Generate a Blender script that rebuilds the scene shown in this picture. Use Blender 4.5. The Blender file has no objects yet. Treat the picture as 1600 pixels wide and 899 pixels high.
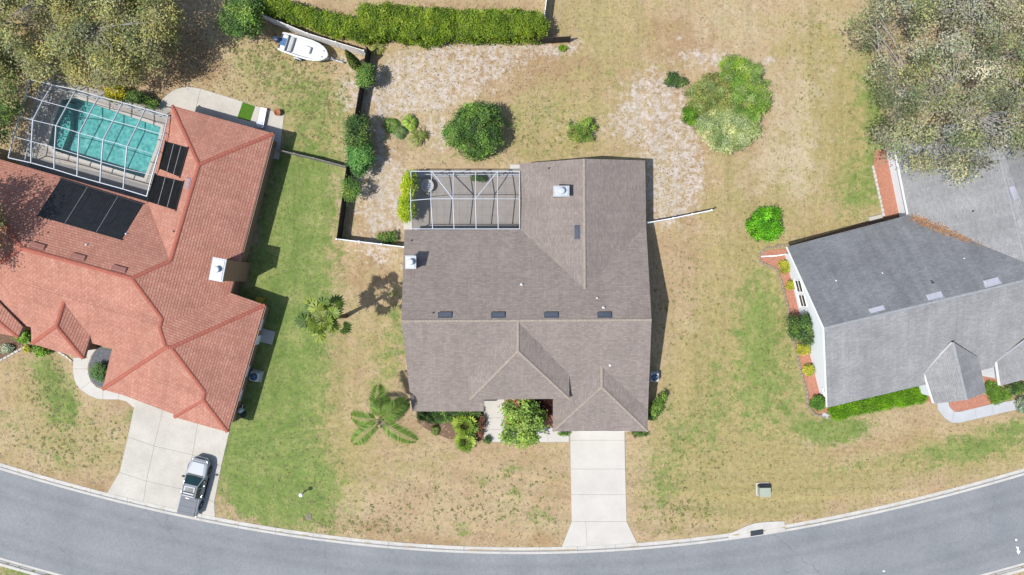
import bpy, math, random
import numpy as np
from mathutils import Vector
rnd = random.Random(7); rng = np.random.default_rng(11)
R = math.radians
sc = bpy.context.scene

# ---------------------------------------------------------------- camera, sky, sun, exposure
H, S, CX, CY = 66.0, 16.2, 800.0, 449.5          # drone height in metres, photo pixels per metre on the ground
cam_d = bpy.data.cameras.new('camera'); cam = bpy.data.objects.new('camera', cam_d)
sc.collection.objects.link(cam); cam.location = (0, 0, H)
cam_d.sensor_width = 36.0; cam_d.lens = 36.0 * H / (1600.0 / S); cam_d.clip_end = 1000.0
sc.camera = cam
SHX, SHY = 0.49, 0.25                             # ground shadow of one metre of height
elev = math.atan(1 / math.hypot(SHX, SHY))
world = bpy.data.worlds.new('World'); sc.world = world; world.use_nodes = True
wn = world.node_tree.nodes; wl = world.node_tree.links
sky = wn.new('ShaderNodeTexSky'); sky.sky_type = 'NISHITA'; sky.sun_disc = False
sky.sun_elevation = elev; sky.sun_rotation = math.atan2(-SHX, -SHY); sky.air_density = 1.0; sky.dust_density = 1.2
wn['Background'].inputs['Strength'].default_value = 0.13
wl.new(sky.outputs[0], wn['Background'].inputs['Color'])
sun_d = bpy.data.lights.new('sun', 'SUN'); sun_d.energy = 4.2; sun_d.angle = R(0.55); sun_d.color = (1.0, 0.965, 0.91)
sun = bpy.data.objects.new('sun', sun_d); sc.collection.objects.link(sun); sun.location = (-30, -16, 60)
sun.rotation_euler = Vector((-SHX, -SHY, 1)).to_track_quat('Z', 'Y').to_euler()
sc.view_settings.view_transform = 'Standard'; sc.view_settings.look = 'None'
sc.view_settings.exposure = 0.5; sc.view_settings.gamma = 1.0
sc.view_settings.use_curve_mapping = False
sc.cycles.max_bounces = 6; sc.cycles.transparent_max_bounces = 24

# ---------------------------------------------------------------- helpers
def P(px, py, z=0.0):
    k = (H - z) / H / S
    return np.array(((px - CX) * k, (CY - py) * k, z))
def PZ(pts, z=0.0): return [P(a, b, z) for a, b in pts]
def lin(v):
    v /= 255.0
    return v / 12.92 if v <= 0.04045 else ((v + 0.055) / 1.055) ** 2.4
LIT = 2.05
def A(r, g, b, f=1.0): return tuple(lin(x) / LIT * f for x in (r, g, b))

ORG = {}
def tag(o, label=None, cat=None, group=None, kind=None):
    if label: o['label'] = label
    if cat: o['category'] = cat
    if group: o['group'] = group
    if kind: o['kind'] = kind
    return o
def thing(name, label, cat, loc=(0, 0, 0), rz=0.0, group=None):
    o = bpy.data.objects.new(name, None); sc.collection.objects.link(o); o.empty_display_size = 0.3
    o.location = loc; o.rotation_euler = (0, 0, rz); ORG[o.name] = np.array(loc, float) if rz == 0 else None
    return tag(o, label, cat, group)
def link(name, me, parent):
    o = bpy.data.objects.new(name, me); sc.collection.objects.link(o)
    if parent is not None: o.parent = parent
    return o
def mk(name, V, F, mat, parent=None, smooth=False, uv=None, local=False, center=False):
    """V in world metres; with a parent the mesh is stored relative to the parent's base"""
    V = np.asarray(V, float).reshape(-1, 3)
    off = np.zeros(3)
    if parent is not None and not local:
        off = ORG.get(parent.name)
        if off is None: off = np.zeros(3)
    elif parent is None and center:
        off = np.array((V[:, 0].mean(), V[:, 1].mean(), V[:, 2].min()))
    me = bpy.data.meshes.new(name); me.from_pydata((V - off).tolist(), [], [list(map(int, f)) for f in F])
    if mat: me.materials.append(mat)
    if smooth: me.polygons.foreach_set('use_smooth', [True] * len(me.polygons))
    if uv is not None:
        l = me.uv_layers.new(name='UVMap'); l.data.foreach_set('uv', np.asarray(uv, np.float32).ravel())
    me.update()
    o = link(name, me, parent)
    if parent is None: o.location = off
    ORG[o.name] = off
    return o

class MB:
    def __init__(s): s.V = []; s.F = []
    def add(s, V, F):
        n = len(s.V); s.V += [tuple(map(float, v)) for v in V]; s.F += [[i + n for i in f] for f in F]; return s
    def prism(s, poly, z0, z1):
        n = len(poly); V = [(p[0], p[1], z0) for p in poly] + [(p[0], p[1], z1) for p in poly]
        a = sum(poly[i][0] * poly[(i + 1) % n][1] - poly[(i + 1) % n][0] * poly[i][1] for i in range(n))
        F = [list(range(n))[::-1], list(range(n, 2 * n))] + [[i, (i + 1) % n, n + (i + 1) % n, n + i] for i in range(n)]
        if a < 0: F = [f[::-1] for f in F]
        return s.add(V, F)
    def box(s, c, d, rz=0.0, bev=0.0):
        x, y, z = d[0] / 2, d[1] / 2, d[2] / 2; co, si = math.cos(rz), math.sin(rz)
        def ring(x, y): return [(c[0] + a * co - b * si, c[1] + a * si + b * co) for a, b in ((-x, -y), (x, -y), (x, y), (-x, y))]
        if not bev: return s.prism(ring(x, y), c[2] - z, c[2] + z)
        b = bev
        def oc(x, y): return [(c[0] + p * co - q * si, c[1] + p * si + q * co) for p, q in
                              ((-x + b, -y), (x - b, -y), (x, -y + b), (x, y - b), (x - b, y), (-x + b, y), (-x, y - b), (-x, -y + b))]
        rs = [(oc(x, y), c[2] - z), (oc(x, y), c[2] + z - b), (oc(x - b, y - b), c[2] + z)]
        return s.loft([[(p[0], p[1], h) for p in r] for r, h in rs])
    def loft(s, rings, cap=True, close=True):
        n = len(rings[0]); V = [v for r in rings for v in r]; F = []
        for k in range(len(rings) - 1):
            for i in range(n if close else n - 1):
                j = (i + 1) % n; F.append([k * n + i, k * n + j, (k + 1) * n + j, (k + 1) * n + i])
        if cap: F.append(list(range(n))[::-1]); F.append([(len(rings) - 1) * n + i for i in range(n)])
        return s.add(V, F)
    def tube(s, pts, rad, n=6, cap=True):
        pts = [np.asarray(p, float) for p in pts]; rad = [rad] * len(pts) if np.isscalar(rad) else rad; rings = []
        for i, p in enumerate(pts):
            t = pts[min(i + 1, len(pts) - 1)] - pts[max(i - 1, 0)]; t = t / (np.linalg.norm(t) + 1e-9)
            a = np.cross(t, (0, 0, 1.0)); a = np.array((1.0, 0, 0)) if np.linalg.norm(a) < .05 else a / np.linalg.norm(a)
            b = np.cross(a, t)
            rings.append([p + rad[i] * (a * math.cos(2 * math.pi * k / n) + b * math.sin(2 * math.pi * k / n)) for k in range(n)])
        return s.loft(rings, cap)
    def bar(s, p, q, w, h):
        """rectangular bar from p to q"""
        p = np.asarray(p, float); q = np.asarray(q, float); t = q - p; t = t / np.linalg.norm(t)
        a = np.cross(t, (0, 0, 1.0)); a = np.array((1.0, 0, 0)) if np.linalg.norm(a) < .02 else a / np.linalg.norm(a)
        b = np.cross(a, t)
        return s.loft([[e - a * w / 2 - b * h / 2, e + a * w / 2 - b * h / 2, e + a * w / 2 + b * h / 2, e - a * w / 2 + b * h / 2] for e in (p, q)])
    def lathe(s, c, prof, n=20, cap=True):
        return s.loft([[(c[0] + r * math.cos(2 * math.pi * k / n), c[1] + r * math.sin(2 * math.pi * k / n), c[2] + z) for k in range(n)] for r, z in prof], cap)
    def sheet(s, poly, z): return s.add([(p[0], p[1], z) for p in poly], [list(range(len(poly)))])
    def build(s, name, mat, parent=None, smooth=False, local=False, center=True):
        return mk(name, s.V, s.F, mat, parent, smooth, None, local, center)

# ---------------------------------------------------------------- materials
MATS = {}
def newmat(name):
    m = bpy.data.materials.new(name); m.use_nodes = True; MATS[name] = m
    return m, m.node_tree.nodes, m.node_tree.links, m.node_tree.nodes['Principled BSDF']
def noise(n, l, co, scale, detail=4, rough=.6):
    t = n.new('ShaderNodeTexNoise'); t.inputs['Scale'].default_value = scale; t.inputs['Detail'].default_value = detail
    t.inputs['Roughness'].default_value = rough
    if co is not None: l.new(co, t.inputs['Vector'])
    return t.outputs['Fac']
def ramp(n, l, fac, stops):
    r = n.new('ShaderNodeValToRGB'); e = r.color_ramp.elements
    while len(e) < len(stops): e.new(.5)
    for k, (p, c) in enumerate(stops):
        e[k].position = p; e[k].color = (*c, 1) if not np.isscalar(c) else (c, c, c, 1)
    l.new(fac, r.inputs[0]); return r.outputs[0]
def mixc(n, l, fac, a, b, mode='MIX'):
    m = n.new('ShaderNodeMix'); m.data_type = 'RGBA'; m.blend_type = mode
    for s, v in ((m.inputs[0], fac), (m.inputs[6], a), (m.inputs[7], b)):
        if hasattr(v, 'is_linked'): l.new(v, s)
        else: s.default_value = v if np.isscalar(v) else (*v[:3], 1)
    return m.outputs[2]
def bump(n, l, bs, fac, strength, dist=.02):
    b = n.new('ShaderNodeBump'); b.inputs['Strength'].default_value = strength; b.inputs['Distance'].default_value = dist
    l.new(fac, b.inputs['Height']); l.new(b.outputs[0], bs.inputs['Normal'])
def geo_pos(n): return n.new('ShaderNodeNewGeometry').outputs['Position']
def M(name, col, rough=.75, var=.15, scale=2.0, fine=25.0, metal=0.0, spec=.3, bmp=.15, coat=0.0):
    m, n, l, b = newmat(name); co = geo_pos(n)
    f1 = noise(n, l, co, scale); f2 = noise(n, l, co, fine, 3)
    v = ramp(n, l, f1, [(.25, 1 - var * 1.4), (.75, 1 + var)]); v2 = ramp(n, l, f2, [(.25, 1 - var), (.75, 1 + var * .8)])
    c = mixc(n, l, 1.0, col, v, 'MULTIPLY'); c = mixc(n, l, 1.0, c, v2, 'MULTIPLY')
    l.new(c, b.inputs['Base Color']); b.inputs['Roughness'].default_value = rough; b.inputs['Metallic'].default_value = metal
    b.inputs['Specular IOR Level'].default_value = spec; b.inputs['Coat Weight'].default_value = coat
    if bmp: bump(n, l, b, f2, bmp)
    return m
def roof_mat(name, c1, c2, mortar, row, bw, streak=.12):
    m, n, l, b = newmat(name)
    uv = n.new('ShaderNodeTexCoord').outputs['UV']
    br = n.new('ShaderNodeTexBrick'); l.new(uv, br.inputs['Vector'])
    br.inputs['Color1'].default_value = (*c1, 1); br.inputs['Color2'].default_value = (*c2, 1); br.inputs['Mortar'].default_value = (*mortar, 1)
    br.inputs['Scale'].default_value = 1.0; br.inputs['Brick Width'].default_value = bw; br.inputs['Row Height'].default_value = row
    br.inputs['Mortar Size'].default_value = row * .07; br.inputs['Mortar Smooth'].default_value = .4; br.offset = .37
    f = noise(n, l, uv, .35, 5); f2 = noise(n, l, uv, 9.0, 3)
    mp = n.new('ShaderNodeMapping'); mp.inputs['Scale'].default_value = (1.6, .12, 1); l.new(uv, mp.inputs['Vector'])
    f3 = noise(n, l, mp.outputs[0], 1.0, 4)
    c = mixc(n, l, 1.0, br.outputs['Color'], ramp(n, l, f, [(.3, 1 - streak), (.7, 1 + streak)]), 'MULTIPLY')
    c = mixc(n, l, 1.0, c, ramp(n, l, f2, [(.2, .80), (.8, 1.2)]), 'MULTIPLY')
    c = mixc(n, l, 1.0, c, ramp(n, l, f3, [(.3, 1 - streak * .8), (.7, 1 + streak * .6)]), 'MULTIPLY')
    l.new(c, b.inputs['Base Color']); b.inputs['Roughness'].default_value = .88; b.inputs['Specular IOR Level'].default_value = .2
    bump(n, l, b, noise(n, l, uv, 60.0, 2), .25, .01)
    return m
def leaf_mat(name, trans=.34):
    m, n, l, b = newmat(name)
    a = n.new('ShaderNodeAttribute'); a.attribute_name = 'col'
    l.new(a.outputs['Color'], b.inputs['Base Color']); b.inputs['Roughness'].default_value = .5; b.inputs['Specular IOR Level'].default_value = .25
    t = n.new('ShaderNodeBsdfTranslucent'); l.new(a.outputs['Color'], t.inputs['Color'])
    mx = n.new('ShaderNodeMixShader'); mx.inputs[0].default_value = trans
    l.new(b.outputs[0], mx.inputs[1]); l.new(t.outputs[0], mx.inputs[2]); l.new(mx.outputs[0], n['Material Output'].inputs['Surface'])
    return m
def screen_mat(name, col, alpha):
    m, n, l, b = newmat(name)
    b.inputs['Base Color'].default_value = (*col, 1); b.inputs['Roughness'].default_value = .7; b.inputs['Alpha'].default_value = alpha
    return m

CONC = M('concrete', A(237, 232, 222), .85, .06, .5, 14)
CONC2 = M('concrete_aged', A(231, 225, 213), .85, .11, .45, 9)
CONC_W = M('concrete_pale', A(222, 224, 227), .85, .07, .8, 30)
KERB = M('kerb_concrete', A(234, 230, 221), .85, .12, .9, 18)
JOINT = M('joint_soil', A(168, 158, 142), .95, .2)
STUCCO = M('stucco_tan', A(196, 160, 130), .9, .06, 3, 50)
STUCCO2 = M('stucco_beige', A(205, 195, 178), .9, .05, 3, 50)
WHITE = M('white_paint', (.78, .79, .80), .5, .04, 3, 30, bmp=.03)
WALLW = M('white_siding', (.60, .63, .66), .6, .03, 3, 30, bmp=.05)
CAGEW = M('white_aluminium', (.40, .43, .47), .4, .03, 3, 30, bmp=0)
FASC = M('fascia_grey', A(150, 142, 132), .7, .1)
FASCR = M('fascia_tan', A(186, 160, 142), .7, .1)
GALV = M('galvanised_metal', (.42, .45, .48), .5, .10, 3, 20, metal=.15, bmp=.05)
CHIMC = M('chimney_metal', (.34, .36, .385), .5, .06, 3, 20, metal=.1, bmp=.03)
WHITEP = M('vent_white', (.45, .45, .44), .6, .05)
DARKM = M('dark_metal', (.03, .034, .04), .5, .2)
VENTB = M('roof_vent_blue', (.045, .055, .075), .45, .15)
GLASS = M('window_glass', (.02, .035, .04), .06, .05, spec=.6, bmp=0)
WOODD = M('weathered_dark_wood', A(70, 64, 60), .9, .3, 2.5, 20)
WOODG = M('weathered_grey_wood', A(176, 170, 164), .9, .25, 2.5, 20)
VINYL = M('white_vinyl', (.74, .75, .76), .45, .05, 2, 20, bmp=.02)
BARK = M('oak_bark', A(196, 188, 180), .9, .3, 4, 20)
BARKB = M('brown_bark', A(120, 104, 88), .9, .3, 4, 20)
MULCH = M('red_mulch', A(216, 152, 126), .95, .2, 5, 22, bmp=.8)
MULCHB_AND_SHADE = M('brown_litter_and_shade', A(150, 120, 98), .95, .35, 5, 22, bmp=.8)
GRAVEL = M('grey_gravel', A(126, 130, 136), .9, .3, 4, 30, bmp=.8)
EDGE = M('edging_stone', A(186, 168, 150), .9, .2, 4, 20)
TURF = M('artificial_turf', A(92, 140, 34), .95, .2, 6, 60, bmp=.4)
ROOF_B = roof_mat('brown_shingles', A(178, 165, 156), A(160, 148, 141), A(132, 122, 118), .15, .34, .08)
ROOF_R = roof_mat('red_shingles', A(222, 164, 143), A(208, 146, 126), A(174, 108, 92), .24, .34, .10)
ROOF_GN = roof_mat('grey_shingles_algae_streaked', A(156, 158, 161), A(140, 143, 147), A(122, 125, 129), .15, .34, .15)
ROOF_G = roof_mat('grey_shingles', A(183, 183, 183), A(166, 167, 168), A(142, 144, 146), .15, .34, .13)
CAP_B = M('brown_ridge_shingle', A(192, 178, 164), .9, .15, 4, 20)
CAP_R = M('red_ridge_shingle', A(206, 122, 102), .9, .15, 4, 20)
CAP_G = M('grey_ridge_shingle', A(182, 185, 187), .9, .15, 4, 20)
LEAF = leaf_mat('foliage'); FROND = leaf_mat('palm_frond', .25)
SCREEN = screen_mat('insect_screen', (.07, .08, .085), .10)
# ---------------------------------------------------------------- road, kerbs, ground
npx = np.array([(-420, 585), (-200, 668), (0, 735), (80, 759), (166, 782), (250, 801), (334, 817), (400, 831), (480, 842), (550, 852), (640, 860), (700, 864), (800, 866.5),
                (880, 866), (1000, 859.5), (1142, 844), (1227, 831), (1330, 812), (1448, 784), (1600, 743), (1800, 680), (2020, 600)], float)
pf = np.polyfit((npx[:, 0] - 800) / 800, npx[:, 1], 5)
xs = np.linspace(-420, 2020, 1200); ys = np.polyval(pf, (xs - 800) / 800)
curve = np.array([P(a, b)[:2] for a, b in zip(xs, ys)])
seg = np.linalg.norm(np.diff(curve, axis=0), axis=1); arc = np.concatenate([[0], np.cumsum(seg)])
def edge_at(s, off):
    """point of the road's north edge at arc length s, moved off metres to the north"""
    x = np.interp(s, arc, curve[:, 0]); y = np.interp(s, arc, curve[:, 1])
    x2 = np.interp(s + .3, arc, curve[:, 0]) - np.interp(s - .3, arc, curve[:, 0]); y2 = np.interp(s + .3, arc, curve[:, 1]) - np.interp(s - .3, arc, curve[:, 1])
    d = math.hypot(x2, y2); return (x - y2 / d * off, y + x2 / d * off)
def s_of_px(px):
    return float(np.interp((px - CX) / S, curve[:, 0], arc))
RW = 8.15; KW = 0.68; ZR = -0.11
SA = np.arange(2, arc[-1] - 2, .8)
LAT = (.3, 0, -.7, -1.2, -1.9, -2.4, -3.1, -RW / 2, -RW + 3.1, -RW + 2.4, -RW + 1.9, -RW + 1.2, -RW + .7, -RW, -RW - .3); LANE = (0, 0, .1, .5, .15, .5, .1, 0, .1, .5, .15, .5, .1, 0, 0)
rows = [[(*edge_at(s, o), ZR + .05 * math.sin(math.pi * min(1, max(0, -o / RW)))) for s in SA] for o in LAT]
n = len(SA); V = [v for r in rows for v in r]
F = [[k * n + i, (k + 1) * n + i, (k + 1) * n + i + 1, k * n + i + 1] for k in range(len(rows) - 1) for i in range(n - 1)]

m, nn, l, b = newmat('asphalt'); co = geo_pos(nn)
c = ramp(nn, l, noise(nn, l, co, .22, 5), [(.3, A(152, 156, 160)), (.7, A(169, 172, 175))])
c = mixc(nn, l, 1.0, c, ramp(nn, l, noise(nn, l, co, 5.0, 6, .75), [(.3, .84), (.7, 1.13)]), 'MULTIPLY')
c = mixc(nn, l, 1.0, c, ramp(nn, l, noise(nn, l, co, 30.0, 3, .8), [(.3, .82), (.7, 1.16)]), 'MULTIPLY')
c = mixc(nn, l, ramp(nn, l, noise(nn, l, co, 1.6, 5, .7), [(.70, 0.0), (.78, .45)]), c, A(112, 118, 126))
la = nn.new('ShaderNodeAttribute'); la.attribute_name = 'lane'; la2 = nn.new('ShaderNodeVectorMath'); la2.operation = 'MULTIPLY'; l.new(co, la2.inputs[0]); la2.inputs[1].default_value = (.35, .35, 1)
wob_ = nn.new('ShaderNodeMath'); wob_.operation = 'MULTIPLY_ADD'; l.new(noise(nn, l, la2.outputs[0], 1.0, 4), wob_.inputs[0]); wob_.inputs[1].default_value = .5; l.new(la.outputs['Fac'], wob_.inputs[2])
c = mixc(nn, l, 1.0, c, ramp(nn, l, wob_.outputs[0], [(.35, 1.03), (.75, .93)]), 'MULTIPLY')
vc = nn.new('ShaderNodeTexVoronoi'); vc.feature = 'DISTANCE_TO_EDGE'; vc.inputs['Scale'].default_value = .17; vd = nn.new('ShaderNodeVectorMath'); vd.operation = 'ADD'; l.new(co, vd.inputs[0]); nzv = nn.new('ShaderNodeTexNoise'); nzv.inputs['Scale'].default_value = .9; nzv.inputs['Detail'].default_value = 6; l.new(co, nzv.inputs['Vector']); l.new(nzv.outputs['Color'], vd.inputs[1]); l.new(vd.outputs[0], vc.inputs['Vector'])
crk = nn.new('ShaderNodeMath'); crk.operation = 'MULTIPLY'; l.new(ramp(nn, l, vc.outputs['Distance'], [(.0, .55), (.006, 0.0)]), crk.inputs[0]); l.new(ramp(nn, l, noise(nn, l, co, .12, 3), [(.48, 0.0), (.6, 1.0)]), crk.inputs[1])
c = mixc(nn, l, crk.outputs[0], c, A(104, 108, 112))
l.new(c, b.inputs['Base Color']); b.inputs['Roughness'].default_value = .85; b.inputs['Specular IOR Level'].default_value = .25
bump(nn, l, b, noise(nn, l, co, 45, 2), .4, .01)
ASPH = m
road_o = mk('road', V, F, ASPH, smooth=True); at = road_o.data.attributes.new('lane', 'FLOAT', 'POINT'); at.data.foreach_set('value', np.repeat(np.array(LANE, np.float32), len(SA)))
tag(road_o, kind='structure', label='grey asphalt road curving along the bottom of the view')

def kerb_piece(s0, s1, side):
    """rolled kerb and gutter: cross-section from the asphalt outwards"""
    prof = [(-.02, -.35), (-.02, ZR + .012), (.10, ZR + .004), (.30, ZR - .005), (.36, ZR + .02), (.42, .015), (.48, .03), (KW, .028), (KW, -.35)]
    ss = np.linspace(s0, s1, max(2, int((s1 - s0) / .9) + 1)); rings = []
    for s in ss:
        rings.append([(*edge_at(s, o if side > 0 else -RW - o), z) for o, z in prof])
    return MB().loft(rings if side < 0 else [r[::-1] for r in rings])
kb = tag(kerb_piece(s_of_px(-380), s_of_px(-376), 1).build('kerb', KERB, center=False), kind='structure', label='pale concrete kerb and gutter along the north side of the road')
ks = tag(kerb_piece(s_of_px(-380), s_of_px(-376), -1).build('kerb', KERB, center=False), kind='structure', label='pale concrete kerb and gutter along the south side of the road')
inlet0, inlet1 = s_of_px(1139), s_of_px(1228)
def kerb_run(a, b_, side, par, step=3.6):
    k = max(1, round((b_ - a) / step)); e = np.linspace(a, b_, k + 1)
    for i in range(k): kerb_piece(e[i] + .012, e[i + 1] - .012, side).build('kerb_stone', KERB, par)
kerb_run(s_of_px(-200), inlet0, 1, kb); kerb_run(inlet1, s_of_px(1820), 1, kb)
kerb_run(s_of_px(-200), s_of_px(180), -1, ks); kerb_run(s_of_px(1460), s_of_px(1820), -1, ks)
kerb_piece(s_of_px(180), s_of_px(1460), -1).build('kerb_stone', KERB, ks)

# red-house pool, in ground pixels
POOL = [(97, 156), (118, 153), (252, 199), (246, 226), (226, 279), (88, 237), (76, 226), (84, 190)]
POOLW = PZ(POOL)
def inside(poly, X, Y):
    r = np.zeros(X.shape, bool); n = len(poly); j = n - 1
    for i in range(n):
        xi, yi, xj, yj = poly[i][0], poly[i][1], poly[j][0], poly[j][1]
        c = ((yi > Y) != (yj > Y)) & (X < (xj - xi) * (Y - yi) / (yj - yi + 1e-12) + xi); r ^= c; j = i
    return r
def dist_poly(poly, X, Y, closed=True):
    d = np.full(X.shape, 1e9); n = len(poly)
    for i in range(n if closed else n - 1):
        a = np.array(poly[i][:2]); b = np.array(poly[(i + 1) % n][:2]); ab = b - a
        t = np.clip(((X - a[0]) * ab[0] + (Y - a[1]) * ab[1]) / (ab @ ab), 0, 1)
        d = np.minimum(d, np.hypot(X - a[0] - t * ab[0], Y - a[1] - t * ab[1]))
    return d

# soil and grass cover: (px, py, rx, ry, turn, weight) blobs by kind, read off the photograph
GREEN = [(1340, 260, 40, 110, 0, .4), (1350, 110, 26, 80, 0, .35), (1190, 520, 45, 170, -3, .25), (1260, 640, 60, 40, 0, .25), (1400, 740, 120, 24, -12, .2), (465, 300, 62, 60, 0, .9), (480, 250, 55, 25, 10, .5), (455, 400, 62, 90, 8, 1.05), (435, 520, 60, 100, 8, 1.2), (425, 640, 66, 90, 8, 1.05), (405, 740, 62, 60, 0, 1.0), (440, 770, 60, 50, 0, 1.0), (385, 690, 30, 60, 10, .6),
         (500, 600, 22, 120, 2, .3), (505, 760, 45, 45, 0, .55), (500, 170, 60, 55, 0, .62), (430, 130, 70, 50, 20, .35), (395, 95, 45, 22, 20, .3),
         (85, 605, 26, 42, -25, .95), (100, 640, 22, 25, 0, .7), (60, 570, 25, 18, 0, .5), (205, 650, 14, 14, 0, .7), (130, 690, 70, 40, 10, .35), (90, 715, 30, 10, 20, .4), (10, 650, 25, 20, 0, .4),
         (1300, 674, 45, 20, 0, 1.2), (1335, 668, 40, 12, -15, .6), (1370, 200, 14, 90, -5, .8), (1345, 300, 40, 40, 0, .5), (1240, 300, 30, 30, 0, .3), (1195, 480, 28, 50, -5, .62), (1200, 590, 35, 70, 0, .55), (1165, 560, 25, 120, -3, .35),
         (1070, 680, 28, 28, 0, .45), (1045, 640, 22, 25, 0, .4), (1290, 380, 25, 12, 0, .3), (1560, 690, 70, 26, -10, .7), (1480, 705, 60, 18, -10, .6), (1110, 620, 30, 120, 0, .4), (1250, 560, 20, 120, 0, .3), (1330, 730, 90, 14, -12, .4), (1040, 760, 30, 50, 0, .4), (1590, 660, 30, 20, 0, .4),
         (800, 733, 15, 9, 0, .75), (752, 755, 12, 16, 0, .6), (805, 770, 14, 12, 0, .6), (838, 800, 14, 10, 0, .55), (860, 760, 20, 25, 0, .35), (795, 810, 12, 18, 0, .5), (720, 825, 16, 10, 0, .5), (690, 757, 10, 6, 0, .5), (640, 745, 40, 25, 0, .2), (850, 812, 22, 14, 0, .45), (720, 835, 12, 10, 0, .45),
         (600, 570, 30, 60, 5, .55), (620, 500, 15, 60, 0, .55), (600, 630, 25, 25, 0, .3), (660, 690, 14, 10, 0, .4), (625, 680, 12, 12, 0, .35), (790, 190, 26, 20, 0, .35), (830, 170, 40, 30, 0, .25), (870, 180, 40, 30, 0, .3), (735, 245, 70, 12, 0, .3), (640, 220, 40, 16, 10, .45), (620, 175, 25, 14, 0, .35), (985, 210, 26, 40, 0, .2), (845, 240, 70, 10, 0, .3),
         (1120, 640, 26, 60, 0, .2), (1110, 790, 60, 40, 0, .22), (1030, 720, 40, 40, 0, .3), (1010, 790, 25, 40, 0, .3), (520, 820, 60, 20, 10, .35), (40, 895, 40, 12, 15, .9), (700, 935, 900, 40, 0, .5), (1290, 60, 40, 50, 0, .25), (960, 120, 60, 40, 0, .22)]
OLIVE = [(1330, 200, 50, 150, 0, .4), (1190, 520, 70, 200, 0, .35), (1110, 680, 90, 120, 0, .3), (960, 70, 80, 60, 0, .55), (930, 20, 70, 30, 0, .5), (1250, 60, 60, 60, 0, .4), (1330, 250, 50, 90, 0, .55), (1300, 150, 70, 120, 0, .28), (1150, 500, 70, 180, -3, .55), (1210, 620, 60, 120, 0, .6), (1080, 620, 60, 100, 0, .5), (1180, 750, 90, 60, 0, .5), (1290, 760, 120, 40, -10, .45), (1450, 720, 150, 40, -12, .5), (1560, 700, 80, 40, -12, .5), (1060, 760, 70, 60, 0, .4),
         (590, 540, 40, 80, 0, .6), (560, 720, 70, 40, 0, .4), (520, 700, 30, 130, 0, .6), (470, 620, 60, 200, 4, .5), (450, 400, 70, 150, 6, .5), (700, 720, 190, 30, 0, .3), (830, 200, 90, 50, 0, .5), (900, 170, 80, 60, 0, .45), (130, 700, 130, 60, 14, .55), (60, 600, 60, 60, 0, .45), (450, 120, 110, 70, 10, .5), (500, 200, 60, 50, 0, .5), (1240, 360, 60, 60, 0, .4), (1130, 300, 40, 70, 0, .3), (700, 960, 1000, 60, 0, .5), (870, 235, 100, 20, 0, .3)]
SAND = [(640, 128, 105, 42, -6, .62), (600, 300, 48, 85, 0, .5), (1045, 230, 45, 100, -6, .62), (690, 215, 34, 30, 0, .35), (740, 95, 120, 22, 0, .45), (1010, 150, 40, 50, 0, .4), (960, 195, 50, 25, 0, .35), (1110, 92, 60, 14, 0, .4), (690, 118, 85, 26, -8, .75), (660, 150, 80, 18, -5, .62), (620, 145, 40, 20, 0, .5), (790, 75, 80, 10, 0, .5), (870, 78, 30, 10, 0, .7), (600, 320, 40, 50, 0, .5), (590, 270, 35, 25, 0, .45), (595, 200, 20, 30, 0, .4), (685, 205, 14, 30, 0, .45), (895, 200, 40, 18, 0, .5), (1000, 180, 30, 40, 0, .42), (1055, 215, 30, 55, -10, .72), (1030, 170, 30, 30, 0, .6), (1060, 290, 34, 40, 0, .7), (1035, 310, 30, 25, 0, .6), (1075, 255, 18, 30, 0, .6), (1100, 85, 28, 10, 0, .6), (1202, 98, 14, 16, 0, .7), (1060, 62, 5, 5, 0, .8), (1300, 215, 40, 90, 0, .22), (560, 380, 60, 12, 8, .35), (590, 405, 40, 12, 10, .45), (1030, 345, 30, 12, 0, .4), (545, 150, 12, 30, 0, .35), (530, 90, 30, 15, 15, .3), (50, 690, 40, 20, 0, .25), (105, 660, 25, 12, 20, .25), (800, 760, 60, 40, 0, .16), (740, 700, 60, 20, 0, .14), (900, 65, 10, 8, 0, .6), (455, 45, 60, 8, 15, .3), (1120, 110, 30, 20, 0, .3)]
BROWN = [(820, 115, 110, 45, 0, .55), (960, 130, 70, 50, 0, .4), (1090, 340, 50, 60, 0, .5), (1060, 60, 80, 40, 0, .4), (590, 410, 60, 50, 0, .3), (700, 15, 150, 14, 0, .5), (520, 20, 60, 12, 10, .5), (1040, 50, 60, 40, 0, .3), (880, 100, 60, 40, 0, .35), (700, 90, 130, 14, 0, .3), (560, 430, 40, 60, 0, .5), (475, 440, 22, 42, -30, 1.0), (400, 742, 16, 18, 0, .8), (395, 775, 16, 10, 0, .4), (1172, 640, 9, 170, -4, .9), (1160, 720, 7, 90, -4, .7), (1290, 715, 90, 18, -15, .6), (1420, 690, 50, 16, -15, .45), (1230, 800, 120, 20, -8, .35), (40, 620, 50, 50, 0, .5), (100, 750, 130, 18, 16, .6), (560, 830, 110, 14, 8, .5), (760, 845, 120, 12, 0, .5), (1060, 825, 70, 20, -8, .5), (560, 660, 60, 70, 0, .4), (700, 670, 60, 24, 0, .5), (820, 715, 70, 14, 0, .35), (630, 780, 90, 30, 0, .3), (850, 840, 40, 20, 0, .4), (1085, 240, 16, 60, -15, .5), (1140, 235, 60, 12, 0, .5), (1215, 180, 12, 60, 0, .5), (1185, 395, 28, 20, 0, .6), (1300, 360, 70, 8, -14, .8), (1100, 430, 60, 70, 0, .3), (470, 60, 60, 25, 15, .4), (300, 100, 60, 60, 0, .6), (150, 60, 160, 90, 0, .5), (1480, 120, 120, 130, 0, .35), (505, 560, 8, 120, 3, .4), (490, 650, 8, 100, 3, .3), (1080, 160, 20, 60, 0, .4)]
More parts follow.
